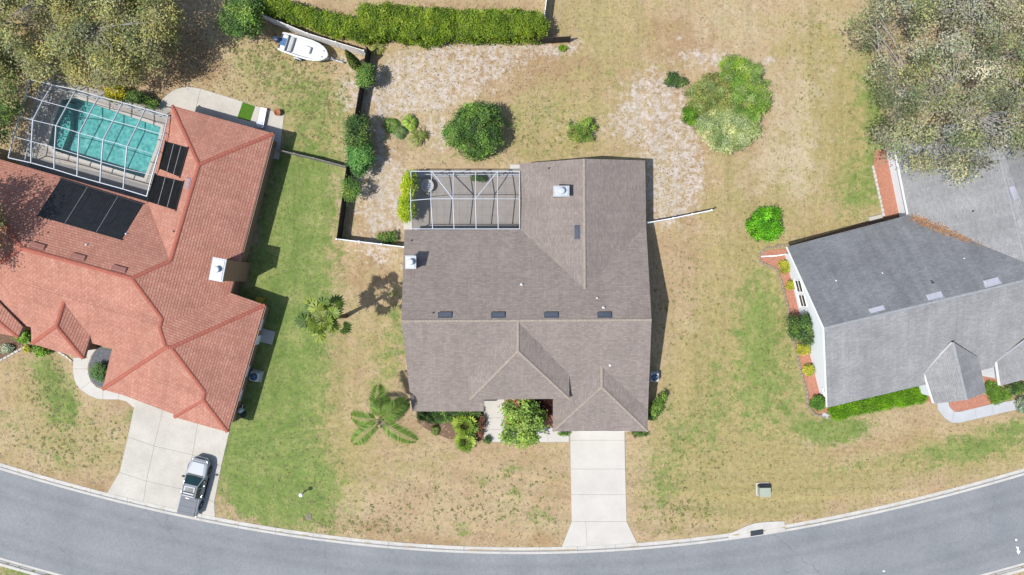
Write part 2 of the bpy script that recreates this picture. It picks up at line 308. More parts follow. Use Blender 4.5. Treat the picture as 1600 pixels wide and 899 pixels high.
def cover(blobs, X, Y):
    px = X * S + CX; py = CY - Y * S; w = np.zeros(X.shape)
    for a, b_, rx, ry, t, k in blobs:
        c_, s_ = math.cos(R(t)), math.sin(R(t)); u = ((px - a) * c_ + (py - b_) * s_) / rx; v = (-(px - a) * s_ + (py - b_) * c_) / ry
        w += k * np.exp(-.8 * (u * u + v * v))
    return w
gx = np.arange(-57, 57.01, .36); gy = np.arange(-35, 35.01, .36); nx, ny = len(gx), len(gy)
GX, GY = np.meshgrid(gx, gy); GX = GX.ravel(); GY = GY.ravel()
GZ = np.zeros(GX.shape)
mid = [edge_at(s, -RW / 2) for s in np.arange(2, arc[-1] - 2, 3.0)]
droad = dist_poly(mid, GX, GY, False); GZ[droad < RW / 2 + .36] = -.30
pin = inside(POOLW, GX, GY) | (dist_poly(POOLW, GX, GY) < .35); GZ[pin] = -2.3
F = [[j * nx + i, j * nx + i + 1, (j + 1) * nx + i + 1, (j + 1) * nx + i] for j in range(ny - 1) for i in range(nx - 1)]
V = np.stack([GX, GY, GZ], 1)
far = np.array([(-220, -220, -.3), (220, -220, -.3), (220, 220, -.3), (-220, 220, -.3)]); c4 = [0, nx - 1, ny * nx - 1, (ny - 1) * nx]; b0 = len(V)
V = np.concatenate([V, far]); border = [list(range(nx)), [j * nx + nx - 1 for j in range(ny)], list(range(ny * nx - 1, (ny - 1) * nx - 1, -1)), [j * nx for j in range(ny - 1, -1, -1)]]
for k, e in enumerate(border):
    h = len(e) // 2
    F.append([b0 + k, b0 + (k + 1) % 4, e[-1], e[0]])
ground = mk('ground', V, F, None)
w4 = np.stack([np.concatenate([np.minimum(cover(k, GX, GY), .70 if k is SAND else 9.0), np.zeros(4)]) for k in (GREEN, OLIVE, SAND, BROWN)], 1).astype(np.float32)
at = ground.data.attributes.new('cover', 'FLOAT_COLOR', 'POINT'); at.data.foreach_set('color', w4.ravel())
PALEG = [(1300, 170, 110, 150, 0, .8), (1230, 260, 60, 60, 0, .5), (1120, 40, 90, 40, 0, .4), (1130, 600, 60, 180, 0, .3), (1060, 320, 60, 60, 0, .4), (620, 160, 110, 60, 0, .4), (560, 300, 60, 70, 0, .4), (1230, 700, 60, 60, 0, .3), (560, 760, 60, 60, 0, .3), (400, 70, 60, 20, 0, .3), (900, 190, 90, 40, 0, .3)]
at = ground.data.attributes.new('pale', 'FLOAT', 'POINT'); at.data.foreach_set('value', np.concatenate([cover(PALEG, GX, GY), np.zeros(4)]).astype(np.float32))
pyv = CY - GY * S; tb = np.clip((pyv - 640) / 90, 0, 1); tb = tb * tb * (3 - 2 * tb); mow = GX * (1 - tb) + (droad + GX * .12) * tb
at = ground.data.attributes.new('mow', 'FLOAT', 'POINT'); at.data.foreach_set('value', np.concatenate([mow, np.zeros(4)]).astype(np.float32))
m, nn, l, b = newmat('dry_lawn'); co = geo_pos(nn)
mo = nn.new('ShaderNodeAttribute'); mo.attribute_name = 'mow'; cb = nn.new('ShaderNodeCombineXYZ'); l.new(mo.outputs['Fac'], cb.inputs[0]); sx_ = nn.new('ShaderNodeVectorMath'); sx_.operation = 'MULTIPLY_ADD'; l.new(co, sx_.inputs[0]); sx_.inputs[1].default_value = (.05, .05, .05); l.new(cb.outputs[0], sx_.inputs[2])
streak = noise(nn, l, sx_.outputs[0], .9, 6, .65)
at2 = nn.new('ShaderNodeAttribute'); at2.attribute_name = 'pale'; nn_pale = at2.outputs['Fac']
atn = nn.new('ShaderNodeAttribute'); atn.attribute_name = 'cover'; sp = nn.new('ShaderNodeSeparateColor'); l.new(atn.outputs['Color'], sp.inputs[0])
def wfac(sock, scale, lo, hi, amp, det=6, rough=.7):
    nz = noise(nn, l, co, scale, det, rough)
    a = nn.new('ShaderNodeMath'); a.operation = 'MULTIPLY_ADD'; l.new(nz, a.inputs[0]); a.inputs[1].default_value = amp; l.new(sock, a.inputs[2])
    mr = nn.new('ShaderNodeMapRange'); mr.interpolation_type = 'SMOOTHSTEP'; l.new(a.outputs[0], mr.inputs[0])
    mr.inputs[1].default_value = lo + amp * .5; mr.inputs[2].default_value = hi + amp * .5; return mr.outputs[0]
c = ramp(nn, l, noise(nn, l, co, .16, 8, .65), [(.35, A(202, 172, 136)), (.5, A(212, 187, 150)), (.7, A(214, 196, 152))])
c = mixc(nn, l, wfac(atn.outputs['Alpha'], .5, .2, .9, 3.0, 9, .75), c, A(194, 163, 126))
c = mixc(nn, l, wfac(nn_pale, .8, .2, .9, 2.0), c, ramp(nn, l, noise(nn, l, co, 1.1, 4), [(.3, A(214, 198, 158)), (.7, A(224, 206, 178))]))
c = mixc(nn, l, wfac(sp.outputs[1], .45, .05, .85, 3.0, 9, .75), c, ramp(nn, l, noise(nn, l, co, 2.2, 5), [(.3, A(186, 170, 116)), (.7, A(204, 188, 136))]))
c = mixc(nn, l, wfac(sp.outputs[0], 1.0, .26, .95, 3.8, 10, .8), c, ramp(nn, l, noise(nn, l, co, .55, 8, .78), [(.3, A(112, 144, 70)), (.5, A(148, 166, 94)), (.7, A(184, 183, 120))]))
c = mixc(nn, l, wfac(sp.outputs[2], 1.3, .42, .98, 4.2, 10, .85), c, ramp(nn, l, noise(nn, l, co, 3.0, 4), [(.3, A(216, 200, 186)), (.7, A(236, 226, 216))]))
c = mixc(nn, l, 1.0, c, ramp(nn, l, streak, [(.3, (.86, .88, .84)), (.5, (1.0, 1.0, 1.0)), (.7, (1.1, 1.09, 1.06))]), 'MULTIPLY')
c = mixc(nn, l, 1.0, c, ramp(nn, l, noise(nn, l, co, 2.6, 6, .75), [(.25, .74), (.5, 1.0), (.75, 1.2)]), 'MULTIPLY')
c = mixc(nn, l, 1.0, c, ramp(nn, l, noise(nn, l, co, 7.5, 5, .8), [(.25, .80), (.5, 1.0), (.75, 1.18)]), 'MULTIPLY')
c = mixc(nn, l, 1.0, c, ramp(nn, l, noise(nn, l, co, 26.0, 3, .8), [(.25, .80), (.75, 1.22)]), 'MULTIPLY')
l.new(c, b.inputs['Base Color']); b.inputs['Roughness'].default_value = 1.0; b.inputs['Specular IOR Level'].default_value = .05
bump(nn, l, b, noise(nn, l, co, 14, 5, .75), .7, .05)
ground.data.materials.append(m)
tag(ground, kind='structure', label='patchy dry lawn of tan, green and bare sandy ground')

# ---------------------------------------------------------------- drives, walks, patios
def inset(poly, d):
    """shrink a simple polygon by d metres"""
    poly = [np.array(p[:2]) for p in poly]; n = len(poly)
    ar = sum(poly[i][0] * poly[(i + 1) % n][1] - poly[(i + 1) % n][0] * poly[i][1] for i in range(n)); sg = 1 if ar > 0 else -1; out = []
    for i in range(n):
        a, p, q = poly[i - 1], poly[i], poly[(i + 1) % n]; u = (p - a) / (np.linalg.norm(p - a) + 1e-9); v = (q - p) / (np.linalg.norm(q - p) + 1e-9)
        n1 = np.array((-u[1], u[0])) * sg; n2 = np.array((-v[1], v[0])) * sg; m_ = n1 + n2; k = max(.35, (m_ @ m_) / 2)
        out.append(p + m_ * d / k)
    return out
def paved(name, label, outline, slabs, mat, z=.035, jmat=None, gap=.011):
    base = tag(MB().prism(inset(PZ(outline), -.02), -.2, .012).build(name, jmat or JOINT), label=label, kind='structure')
    for s in slabs: MB().prism(inset(PZ(s), gap), -.1, z + rnd.uniform(-.003, .003)).build('slab', mat, base)
    return base
def kerb_px(px, off=KW):
    x, y = edge_at(s_of_px(px), off); return (x * S + CX, CY - y * S)
ys_ = [660, 688, 733, 773, 815]; ex = lambda y: (891, 976) if y < 700 else (891 + (y - 700) * .017, 976 + (y - 700) * .026)
sl = [[(ex(a)[0], a), (ex(a)[1], a), (ex(b_)[1], b_), (ex(b_)[0], b_)] for a, b_ in zip(ys_, ys_[1:])]
kl, kr, km = kerb_px(878), kerb_px(996), kerb_px(918)
sl += [[(893, 815), (915, 815), km, kl], [(915, 815), (979, 815), kr, kerb_px(956), km]]
paved('driveway', 'plain pale concrete driveway of the brown-roofed house', [(891, 660), (976, 660), (979, 815), kr, kerb_px(956), km, kl, (893, 815)], sl, CONC)
L = [(213, 620), (200, 683), (187, 738), kerb_px(165)]; C1 = [(258, 626), (241, 697), (229, 752), kerb_px(222)]
C2 = [(312, 645), (301, 711), (288, 765), kerb_px(278)]; C3 = [(360, 668), (346, 728), (335, 785), kerb_px(334)]
sl = []
for ca, cb in ((L, C1), (C1, C2), (C2, C3)):
    for i in range(3): sl.append([ca[i], cb[i], cb[i + 1], ca[i + 1]])
paved('driveway', 'wide stained concrete driveway of the red-roofed house with a pickup on it', L + [C1[3], C2[3]] + C3[::-1] + [C2[0], C1[0]], sl, CONC2)
q = lambda pts: [(a / 5.617, 500 + b_ / 5.617) for a, b_ in pts]
sl = [q(s) for s in ([(645, 330), (768, 335), (760, 250), (860, 236), (806, 310), (776, 390), (772, 430), (640, 430)], [(640, 430), (772, 430), (782, 490), (800, 538), (706, 612), (668, 560), (650, 510)],
                     [(706, 612), (800, 538), (850, 590), (905, 610), (905, 698), (850, 692), (780, 662)], [(905, 698), (905, 590), (1045, 640), (1042, 699)], [(1042, 699), (1045, 640), (1200, 680), (1185, 760), (1176, 772), (1110, 716)])]
paved('walkway', 'curved cream concrete walk at the red-roofed house entry', q([(645, 330), (768, 335), (760, 250), (860, 236), (806, 310), (776, 390), (772, 430), (782, 490), (800, 538), (850, 590), (905, 590), (1045, 640), (1200, 680), (1185, 760), (1176, 772), (1110, 716), (1042, 699), (905, 698), (850, 692), (780, 662), (706, 612), (668, 560), (650, 510), (640, 430)]), sl, CONC)
tag(MB().prism(PZ(q([(866, 236), (990, 262), (960, 420), (895, 590), (850, 580), (808, 536), (790, 490), (780, 430), (784, 390), (812, 312)])), -.1, .03).build('gravel_bed', GRAVEL), label='grey gravel bed inside the curved walk', kind='stuff')
paved('walkway', 'pale concrete front walk leading round the leafy tree to the driveway', [(756, 615), (788, 615), (788, 668), (889, 668), (889, 691), (756, 691)],
      [[(756, 615), (788, 615), (788, 653), (756, 653)], [(756, 653), (788, 653), (788, 671), (756, 671)], [(756, 671), (788, 671), (788, 691), (756, 691)], [(788, 668), (822, 668), (822, 691), (788, 691)], [(822, 668), (856, 668), (856, 691), (822, 691)], [(856, 668), (889, 668), (889, 691), (856, 691)]], CONC)
tag(MB().prism(PZ([(789, 612), (864, 612), (864, 667), (789, 667)]), -.1, .02).build('mulch_bed', MULCH), label='red mulch bed under the leafy front tree', kind='stuff')
q = lambda pts: [(1430 + a / 6.918, 540 + b_ / 6.918) for a, b_ in pts]
paved('walkway', 'pale grey concrete walk in front of the grey-roofed house gable', q([(232, 600), (355, 590), (368, 660), (420, 715), (480, 716), (820, 634), (1100, 585), (1400, 540), (1400, 640), (1110, 690), (480, 836), (390, 836), (310, 780), (240, 690)]),
      [q(s) for s in ([(232, 600), (355, 590), (368, 660), (420, 715), (390, 836), (310, 780), (240, 690)], [(420, 715), (480, 716), (640, 678), (664, 793), (480, 836), (390, 836)], [(640, 678), (820, 634), (850, 750), (664, 793)], [(820, 634), (1100, 585), (1110, 690), (850, 750)], [(1100, 585), (1400, 540), (1400, 640), (1110, 690)])], CONC_W)
# patio north of the red-roofed house
arcp = [(246, 172), (252, 158), (260, 149), (270, 142), (281, 137.5), (294, 136), (314, 139)]
paved('patio', 'concrete back patio with a rounded end behind the red-roofed house', arcp + [(444, 180), (436, 250), (300, 215), (250, 190)],
      [arcp + [(306, 170), (298, 205), (250, 190)], [(314, 139), (379, 159), (371, 195), (365, 232), (298, 205), (306, 170)], [(379, 159), (444, 180), (440, 215), (436, 250), (365, 232), (371, 195)]], CONC2)
# ---------------------------------------------------------------- roofs
CAMP = np.array((0, 0, H))
def plane(pts):
    pts = [np.asarray(p) for p in pts]; nrm = np.zeros(3)
    for i in range(len(pts)): nrm += np.cross(pts[i], pts[(i + 1) % len(pts)])
    nrm /= np.linalg.norm(nrm)
    if nrm[2] < 0: nrm = -nrm
    return np.mean(pts, axis=0), nrm
def onplane(pl, px, py, lift=0.0):
    c, nrm = pl; d = P(px, py, 0) - CAMP; t = ((c + nrm * lift - CAMP) @ nrm) / (d @ nrm); return CAMP + d * t
def axes(nrm):
    u = np.cross((0, 0, 1.0), nrm); u /= np.linalg.norm(u); return u, np.cross(nrm, u)
def clipv(poly, v0, keep_above):
    out = []
    for i in range(len(poly)):
        a, b_ = poly[i], poly[(i + 1) % len(poly)]; ia = (a[1] >= v0) == keep_above; ib = (b_[1] >= v0) == keep_above
        if ia: out.append(a)
        if ia != ib: t = (v0 - a[1]) / (b_[1] - a[1]); out.append((a[0] + t * (b_[0] - a[0]), v0))
    return out
def slope(pts, mat, parent, course=.15, lift=.012):
    """one roof slope laid in real overlapping courses"""
    pts = [np.asarray(p, float) for p in pts]; c, nrm = plane(pts); u, v = axes(nrm)
    uvp = [(p @ u, p @ v) for p in pts]; c0 = nrm * (c @ nrm); h = [(p - c) @ nrm for p in pts]
    # out-of-plane correction: least squares keeps it planar, the residue is spread by inverse distance
    def hz(a, b_):
        d = [(q[0] - a, q[1] - b_) for q in uvp]; r = [math.hypot(*x) for x in d]; k = len(d)
        for i in range(k):
            if r[i] < 1e-6: return h[i]
        tn = []
        for i in range(k):
            j = (i + 1) % k; cr = d[i][0] * d[j][1] - d[i][1] * d[j][0]; dt = d[i][0] * d[j][0] + d[i][1] * d[j][1]
            if abs(cr) < 1e-7 and dt < 0: return (h[i] * r[j] + h[j] * r[i]) / (r[i] + r[j])
            tn.append((r[i] * r[j] - dt) / cr if abs(cr) > 1e-9 else 0.0)
        w = [(tn[i - 1] + tn[i]) / r[i] for i in range(k)]; sw = sum(w)
        return sum(x * y for x, y in zip(w, h)) / sw if abs(sw) > 1e-9 else 0.0
    lo = min(q[1] for q in uvp); hi = max(q[1] for q in uvp); V = []; F = []; UV = []
    lo = math.floor(lo / course) * course; k = 0
    while lo + k * course < hi - 1e-4:
        a, b_ = lo + k * course, lo + (k + 1) * course; pg = clipv(clipv(uvp, a, True), b_, False); k += 1
        cl = []
        for q in pg:
            if not cl or (abs(q[0] - cl[-1][0]) + abs(q[1] - cl[-1][1]) > 1e-4): cl.append(q)
        if len(cl) < 3: continue
        n0 = len(V)
        for q in cl: V.append(c0 + u * q[0] + v * q[1] + nrm * (hz(*q) + .004 + lift * (1 - (q[1] - a) / course))); UV.append(q)
        F.append(list(range(n0, len(V))))
    uvl = [UV[i] for f in F for i in f]
    return mk('roof_slope', V, F, mat, parent, uv=uvl)
def roof(parent, slopes, mat, fasc, drop=.2, course=.15, lift=.012, special={}):
    """deck with fascia skirt, and each slope a child of it"""
    V = []; F = []; idx = {}; cnt = {}
    def vi(p):
        k = tuple(np.round(p, 3))
        if k not in idx: idx[k] = len(V); V.append(np.asarray(p, float) - (0, 0, .34))
        return idx[k]
    for s in slopes:
        f = [vi(p) for p in s]; F.append(f)
        for i in range(len(f)):
            e = (f[i], f[(i + 1) % len(f)]); cnt.setdefault(tuple(sorted(e)), []).append(e)
    for es in cnt.values():
        if len(es) == 1:
            a, b_ = es[0]; n0 = len(V); V += [V[a] + (0, 0, .34), V[b_] + (0, 0, .34), V[b_] - (0, 0, .02), V[a] - (0, 0, .02)]; F.append([n0 + 3, n0 + 2, n0 + 1, n0])
    r = mk('roof', V, F, fasc, parent)
    for i, s in enumerate(slopes): slope(s, special.get(i, mat), r, course, lift)
    return r
def ridge(p, q, mat, r, w=.3, step=.33):
    """overlapping cap pieces along a ridge or hip"""
    p = np.asarray(p, float); q = np.asarray(q, float); d = q - p; ln = np.linalg.norm(d); t = d / ln; a = np.cross(t, (0, 0, 1.0)); a /= np.linalg.norm(a)
    up = np.cross(a, t); k = max(2, int(ln / step)); mb = MB()
    for i in range(k):
        e0 = p + d * i / k; e1 = p + d * min(1.0, (i + 1.15) / k); h0, h1 = .05, .075; rs = []
        for e, h in ((e0, h0), (e1, h1)): rs.append([e - a * w / 2 - up * .02 * w / .3, e - a * w / 4 + up * (h - .01), e + up * h, e + a * w / 4 + up * (h - .01), e + a * w / 2 - up * .02 * w / .3])
        mb.loft(rs, cap=False, close=False); mb.add(rs[1], [[4, 3, 2, 1, 0]])
    return mb.build('ridge_cap', mat, r)
def roof_vent(pl, px, py, L_, W_, ang, mat, r):
    """low box vent with a sloped hood lying on the slope; ang turns it from the eave direction"""
    c, nrm = pl; o = onplane(pl, px, py, .0); u, v = axes(nrm); ca, sa = math.cos(R(ang)), math.sin(R(ang)); a = u * ca + v * sa; b_ = -u * sa + v * ca
    def q(x, y, h): return o + a * x + b_ * y + nrm * h
    x, y = L_ / 2, W_ / 2
    f = mk('vent_flange', [q(-x - .08, -y - .08, .02), q(x + .08, -y - .08, .02), q(x + .08, y + .12, .02), q(-x - .08, y + .12, .02)], [[0, 1, 2, 3]], mat, r)
    rs = [[q(-x, -y, .02), q(x, -y, .02), q(x, y, .02), q(-x, y, .02)], [q(-x, -y - .04, .14), q(x, -y - .04, .14), q(x, y, .06), q(-x, y, .06)], [q(-x + .05, -y, .17), q(x - .05, -y, .17), q(x - .05, y - .03, .08), q(-x + .05, y - .03, .08)]]
    return MB().loft(rs).build('roof_vent', mat, r)
def pipe_vent(pl, px, py, r_, h, mat, rf):
    o = onplane(pl, px, py, 0); mb = MB(); mb.lathe(o - (0, 0, .1), [(r_ * 2.2, 0), (r_ * 2.0, .13), (r_, .16), (r_, h), (r_ * .7, h)], 10)
    return mb.build('vent_pipe', mat, rf)
def wall_prism(poly, z, mat, parent, name='wall'): return MB().prism(poly, -.25, z).build(name, mat, parent)
def gable_wall(a, b_, top, t, mat, parent):
    """triangle wall between two eave points and the ridge point, t thick"""
    a, b_, top = map(np.asarray, (a, b_, top)); nrm = np.cross(b_ - a, top - a); nrm /= np.linalg.norm(nrm)
    V = [a, b_, top, a + nrm * t, b_ + nrm * t, top + nrm * t]
    return mk('gable', V, [[0, 2, 1], [3, 4, 5], [0, 1, 4, 3], [1, 2, 5, 4], [2, 0, 3, 5]], mat, parent)
def wall_window(parent, p, q, z0, z1, out, frame, name='window'):
    """window on the wall line p-q (world xy), set proud of the wall by out (xy vector)"""
    p = np.array(p[:2]); q_ = np.array(q[:2]); o = np.array(out[:2]); o = o / np.linalg.norm(o); d = (q_ - p) / np.linalg.norm(q_ - p)
    def pr(a, b_, d0, d1, zz0, zz1): return [tuple(a + o * d0), tuple(b_ + o * d0), tuple(b_ + o * d1), tuple(a + o * d1)], zz0, zz1
    mb = MB(); f = .07
    mb.prism(*pr(p, p + d * f, -.05, .06, z0, z1)); mb.prism(*pr(q_ - d * f, q_, -.05, .06, z0, z1))
    mb.prism(*pr(p + d * f, q_ - d * f, -.05, .06, z1 - f, z1)); mb.prism(*pr(p + d * f, q_ - d * f, -.05, .06, z0, z0 + f))
    w = mb.build(name, frame, parent); m_ = (z0 + z1) / 2
    MB().prism(*pr(p + d * f, q_ - d * f, -.04, .025, z0 + f, m_ - .02)).build('pane', GLASS, w); MB().prism(*pr(p + d * f, q_ - d * f, -.04, .025, m_ + .02, z1 - f)).build('pane', GLASS, w)
    MB().prism(*pr(p + d * f, q_ - d * f, -.04, .05, m_ - .02, m_ + .02)).build('rail', frame, w); MB().prism(*pr(p - d * .05, q_ + d * .05, -.05, .12, z0 - .06, z0)).build('sill', frame, w)
    return w

# ---------------------------------------------------------------- brown-roofed house (centre)
hc = thing('house', 'single-storey house with brown shingle roof in the middle', 'house', P(815, 470))
E = 2.6
NW, RW_, SW = P(632, 360, E), P(627, 502, 5.9), P(644, 643, E)
RE, NEv, SE = P(1018, 500, 5.9), P(1009.5, 352, E), P(1012.5, 640, 2.75)
WNW, WN, WNE = P(812, 256, E), P(913, 248, 4.85), P(1008, 251, E)
WV, VJ = P(813, 359, E), P(914, 452, 4.92)
GT, GB, GL, GR = P(940.5, 574, 4.15), P(940.5, 605, 4.1), P(864, 674, 2.5), P(1012, 674, 2.5)
GLv = P(864, 648, 2.55)
pN_ = plane([NW, RW_, RE]); pS_ = plane([RW_, RE, SW]); WV = onplane(pN_, 813, 359); VJ = onplane(pN_, 914, 452); NEv = onplane(pN_, 1009.5, 352); WN = np.array((VJ[0] + (WN[0] - VJ[0]), WN[1], VJ[2] - .04))
SE = onplane(pS_, 1012.5, 640); GT = onplane(pS_, 940.5, 574); GB = P(940.5, 605, GT[2] - .03); GLv = onplane(pS_, 864, 648)
mN = [NW, WV, VJ, NEv, RE, RW_]; wW = [WNW, WN, VJ, WV]; wE = [WN, WNE, NEv, VJ]
SR = onplane(pS_, 864, 642); SM = onplane(pS_, 756, 643); SMu = onplane(pS_, 756, 620); SRu = onplane(pS_, 864, 620)
mS = [RW_, RE, SE, GT, GLv, SR, SRu, SMu, SM, SW]
gW = [GT, GB, GL, GLv]; gS = [GB, GR, GL]; gE = [GT, SE, GR, GB]
R756, R864, R940, R914 = (onplane(pS_, x, 502 - (x - 627) * 2 / 391) for x in (756, 864, 940.5, 914))
rc = roof(hc, [[NW, WV, VJ, R914, RW_], [VJ, NEv, RE, R914], wW, wE, [RW_, R756, SM, SW], [R756, R864, SRu, SMu], [R864, R940, GT, GLv], [R940, RE, SE, GT], gW, gS, gE], ROOF_B, FASC)
ET, EB, EL, ER = P(809.5, 503, 5.86), P(809.5, 549, 5.85), P(734, 625, 3.8), P(889.5, 623, 3.8)
ELu, ERu = P(731, 590, 3.85), P(889.5, 576, 3.98)
re = roof(hc, [[ET, EB, EL, ELu], [EB, ER, EL], [ET, ERu, ER, EB]], ROOF_B, FASC)
for a, b_, r_ in ((RW_, RE, rc), (WN, VJ, rc), (GT, GB, rc), (GB, GL, rc), (GB, GR, rc), (ET, EB, re), (EB, EL, re), (EB, ER, re)): ridge(a, b_, CAP_B, r_, .26)
ins = lambda pts, d, z: [tuple(p) for p in inset(PZ(pts, z), d)]
wall_prism(ins([(632, 360), (813, 360), (812, 257), (1008, 252), (1017, 500), (1012, 674), (864, 674), (864, 620), (756, 620), (756, 643), (644, 643), (628, 500)], .45, E), E - .12, STUCCO2, hc)
gable_wall(NW + (.4, -.1, -.1), SW + (.4, .1, -.1), RW_ + (.4, 0, -.1), .12, STUCCO2, hc)
gable_wall(SE + (-.5, .2, -.2), NEv + (-.4, 0, -.1), RE + (-.5, 0, -.1), .12, STUCCO2, hc)
gable_wall(WNE + (-.3, -.5, -.1), WNW + (.3, -.5, -.1), WN + (0, -.5, -.1), .12, STUCCO2, hc)
MB().prism(ins([(742, 616), (884, 616), (884, 590), (742, 590)], 0, 3.7), 2.3, 3.62).build('entry_wall', STUCCO2, hc)
gd = MB().box(tuple(P(938, 666, 0)[:2] * 1.0) + (1.1,), (4.9, .08, 2.2)).build('garage_door', WHITE, hc)
for k in range(4): MB().box(tuple(P(938, 666, 0)[:2] - (0, .045)) + (.3 + k * .54,), (4.8, .03, .48)).build('panel', WHITE, gd)
wy = P(690, 631)[1]
for a in (672, 715): wall_window(hc, (P(a - 14, 0)[0], wy), (P(a + 14, 0)[0], wy), .9, 2.0, (0, -1), WHITE)
MB().box((P(772, 0)[0], P(0, 612)[1] - .2, 1.05), (1.0, .1, 2.1)).build('door', M('brown_door', A(110, 70, 50), .5, .1), hc)
plN, plW, plE_, plS = plane(mN), plane(wW), plane(wE), plane(mS)
for a in (696, 779, 862, 945): roof_vent(plN, a, 492, 1.15, .36, 180 if plN[1][1] > 9 else 0, VENTB, rc)
roof_vent(plW, 902, 363, 1.15, .36, 0, VENTB, rc)
for a, b_, r_ in ((815, 445, .075), (933, 466, .05), (943, 481, .07), (677, 489, .04), (643, 376, .04)): pipe_vent(plN, a, b_, r_, .35, WHITEP if r_ > .045 else DARKM, rc)
pipe_vent(plW, 858, 263, .045, .3, DARKM, rc); pipe_vent(plS, 953, 571, .05, .25, WHITE, rc)
def chimney(parent, pl, px, py, w, d, htop, rz, box_mat, cap_mat, z0=None, pipe=True):
    c0 = onplane(pl, px, py, 0); zt = htop; c0 = P(px, py, zt); z0 = c0[2] - 2.4 if z0 is None else z0
    ch = MB().box((c0[0], c0[1], (z0 + zt - .12) / 2), (w, d, zt - .12 - z0), rz).build('chimney', box_mat, parent)
    MB().box((c0[0], c0[1], zt - .06), (w + .18, d + .18, .12), rz).build('cap', cap_mat, ch)
    MB().box((c0[0], c0[1], zt + .005), (w - .1, d - .1, .09), rz).build('chase_cover', GALV, ch)
    MB().lathe((c0[0], c0[1], zt), [(.17, 0), (.17, .25), (.30, .26), (.30, .40), (.22, .46), (.02, .47)], 16).build('flue', GALV, ch)
    return ch
chimney(hc, plW, 877, 299, 1.25, .8, 5.35, 0, STUCCO2, CHIMC)
chimney(hc, plN, 641.5, 410, .8, 1.0, 5.35, 0, FASC, CHIMC)

# ---------------------------------------------------------------- red-roofed house (left)
hr = thing('house', 'house with red-orange shingle hip roof and screened pool at left', 'house', P(240, 420))
A_, B_, C_ = P(268.7, 165, E), P(427, 209, E), P(310.4, 257, 4.9)
D_, F_, G_ = P(265.5, 408, 4.97), P(205.3, 435, 6.05), P(33.4, 388, 6.05)
E_ = P(230.5, 315, E); K2 = P(252, 497, 4.72); J_ = P(249, 511, 4.70)
I0, I1 = P(259, 543, 5.3), P(267, 543.5, 5.3)
EA, VA, GN = P(377, 400, E), P(360.5, 458.4, E), P(414, 477, E)
KK, LL, L0 = P(355.5, 675.4, E), P(317, 625, 3.75), P(319, 612, 3.9)
MM, N0, NN = P(160.2, 608.6, E), P(270.5, 639, E), P(272, 652, E)
VS = P(175.2, 545, E); WS = P(-160, 456, E); WN_ = P(-160, 203, E); SWh = P(-92, 474, E); NWh = P(-75, 228, E)
pE_ = plane([B_, VA, C_]); EA = onplane(pE_, 377, 399); D_ = onplane(pE_, 265.5, 408); F_ = onplane(pE_, 205.3, 435); K2 = onplane(pE_, 252, 497); J_ = onplane(pE_, 249, 511); G_ = P(33.4, 388, F_[2])
pG_ = plane([I1, GN, KK]); L0 = onplane(pG_, 319, 612); LL = onplane(pG_, 317, 625); print('ridge heights', D_[2], F_[2], K2[2], L0[2], GT[2], VJ[2])
sN = [NWh, E_, D_, F_, G_]; sNE = [A_, B_, C_]; sW = [A_, C_, D_, E_]; sE = [B_, EA, VA, J_, K2, F_, D_, C_]
sS = [G_, F_, K2, J_, VS, SWh]; sWe = [NWh, G_, SWh]
gN = [J_, VA, GN, I1, I0]; gE2 = [I1, GN, KK, LL, L0]; gS2 = [I0, I1, L0, LL, NN, N0, MM]; gF = [LL, KK, NN]; gW2 = [I0, MM, VS, J_]
rr = roof(hr, [sN, sNE, sW, [B_, EA, D_, C_], [EA, VA, J_, K2, F_, D_], sS, sWe, gN, gE2, gS2, gF, gW2], ROOF_R, FASCR, course=.24, lift=.02)
e0, e1, e2, e3, e4, e5 = P(103.5, 458, 4.45), P(87.5, 510, 4.4), P(49.4, 537, 2.9), P(130, 561, 2.9), P(145.2, 512, 3.1), P(48, 500, 3.0)
rq = roof(hr, [[e0, e1, e2, e5], [e1, e3, e2], [e0, e4, e3, e1]], ROOF_R, FASCR, course=.24, lift=.02)
w0, w1, w2, w3, w4_, w5 = P(-42, 430, 4.6), P(-50, 465, 4.6), P(-105, 500, 2.8), P(28, 527, 2.8), P(35.5, 511, 2.9), P(-70, 470, 3.4)
rp = roof(hr, [[w0, w1, w2, w5], [w1, w3, w2], [w0, w4_, w3, w1]], ROOF_R, FASCR, course=.24, lift=.02)
for a, b_, r_ in ((A_, C_, rr), (C_, B_, rr), (C_, D_, rr), (D_, F_, rr), (F_, G_, rr), (F_, K2, rr), (K2, J_, rr), (J_, I0, rr), (I0, I1, rr), (I1, GN, rr), (I1, L0, rr), (L0, LL, rr), (LL, KK, rr), (LL, NN, rr), (I0, MM, rr), (G_, NWh, rr), (G_, SWh, rr),
                  (e0, e1, rq), (e1, e2, rq), (e1, e3, rq), (w0, w1, rp), (w1, w3, rp), (w1, w2, rp)): ridge(a, b_, CAP_R, r_, .36)
wall_prism(ins([(268.7, 165), (427, 209), (377, 402), (360.5, 458.4), (414, 477), (355.5, 675.4), (272, 652), (270.5, 639), (160.2, 608.6), (175.2, 545), (-92, 474), (-75, 228), (230.5, 315)], .42, E), E - .12, STUCCO, hr)
wall_prism(ins([(56, 532), (124, 552), (134, 508), (68, 490)], .1, 2.8), 2.75, STUCCO, hr, 'entry_wall'); wall_prism(ins([(-95, 492), (24, 520), (32, 490), (-90, 470)], .1, 2.7), 2.7, STUCCO, hr, 'bay_wall')
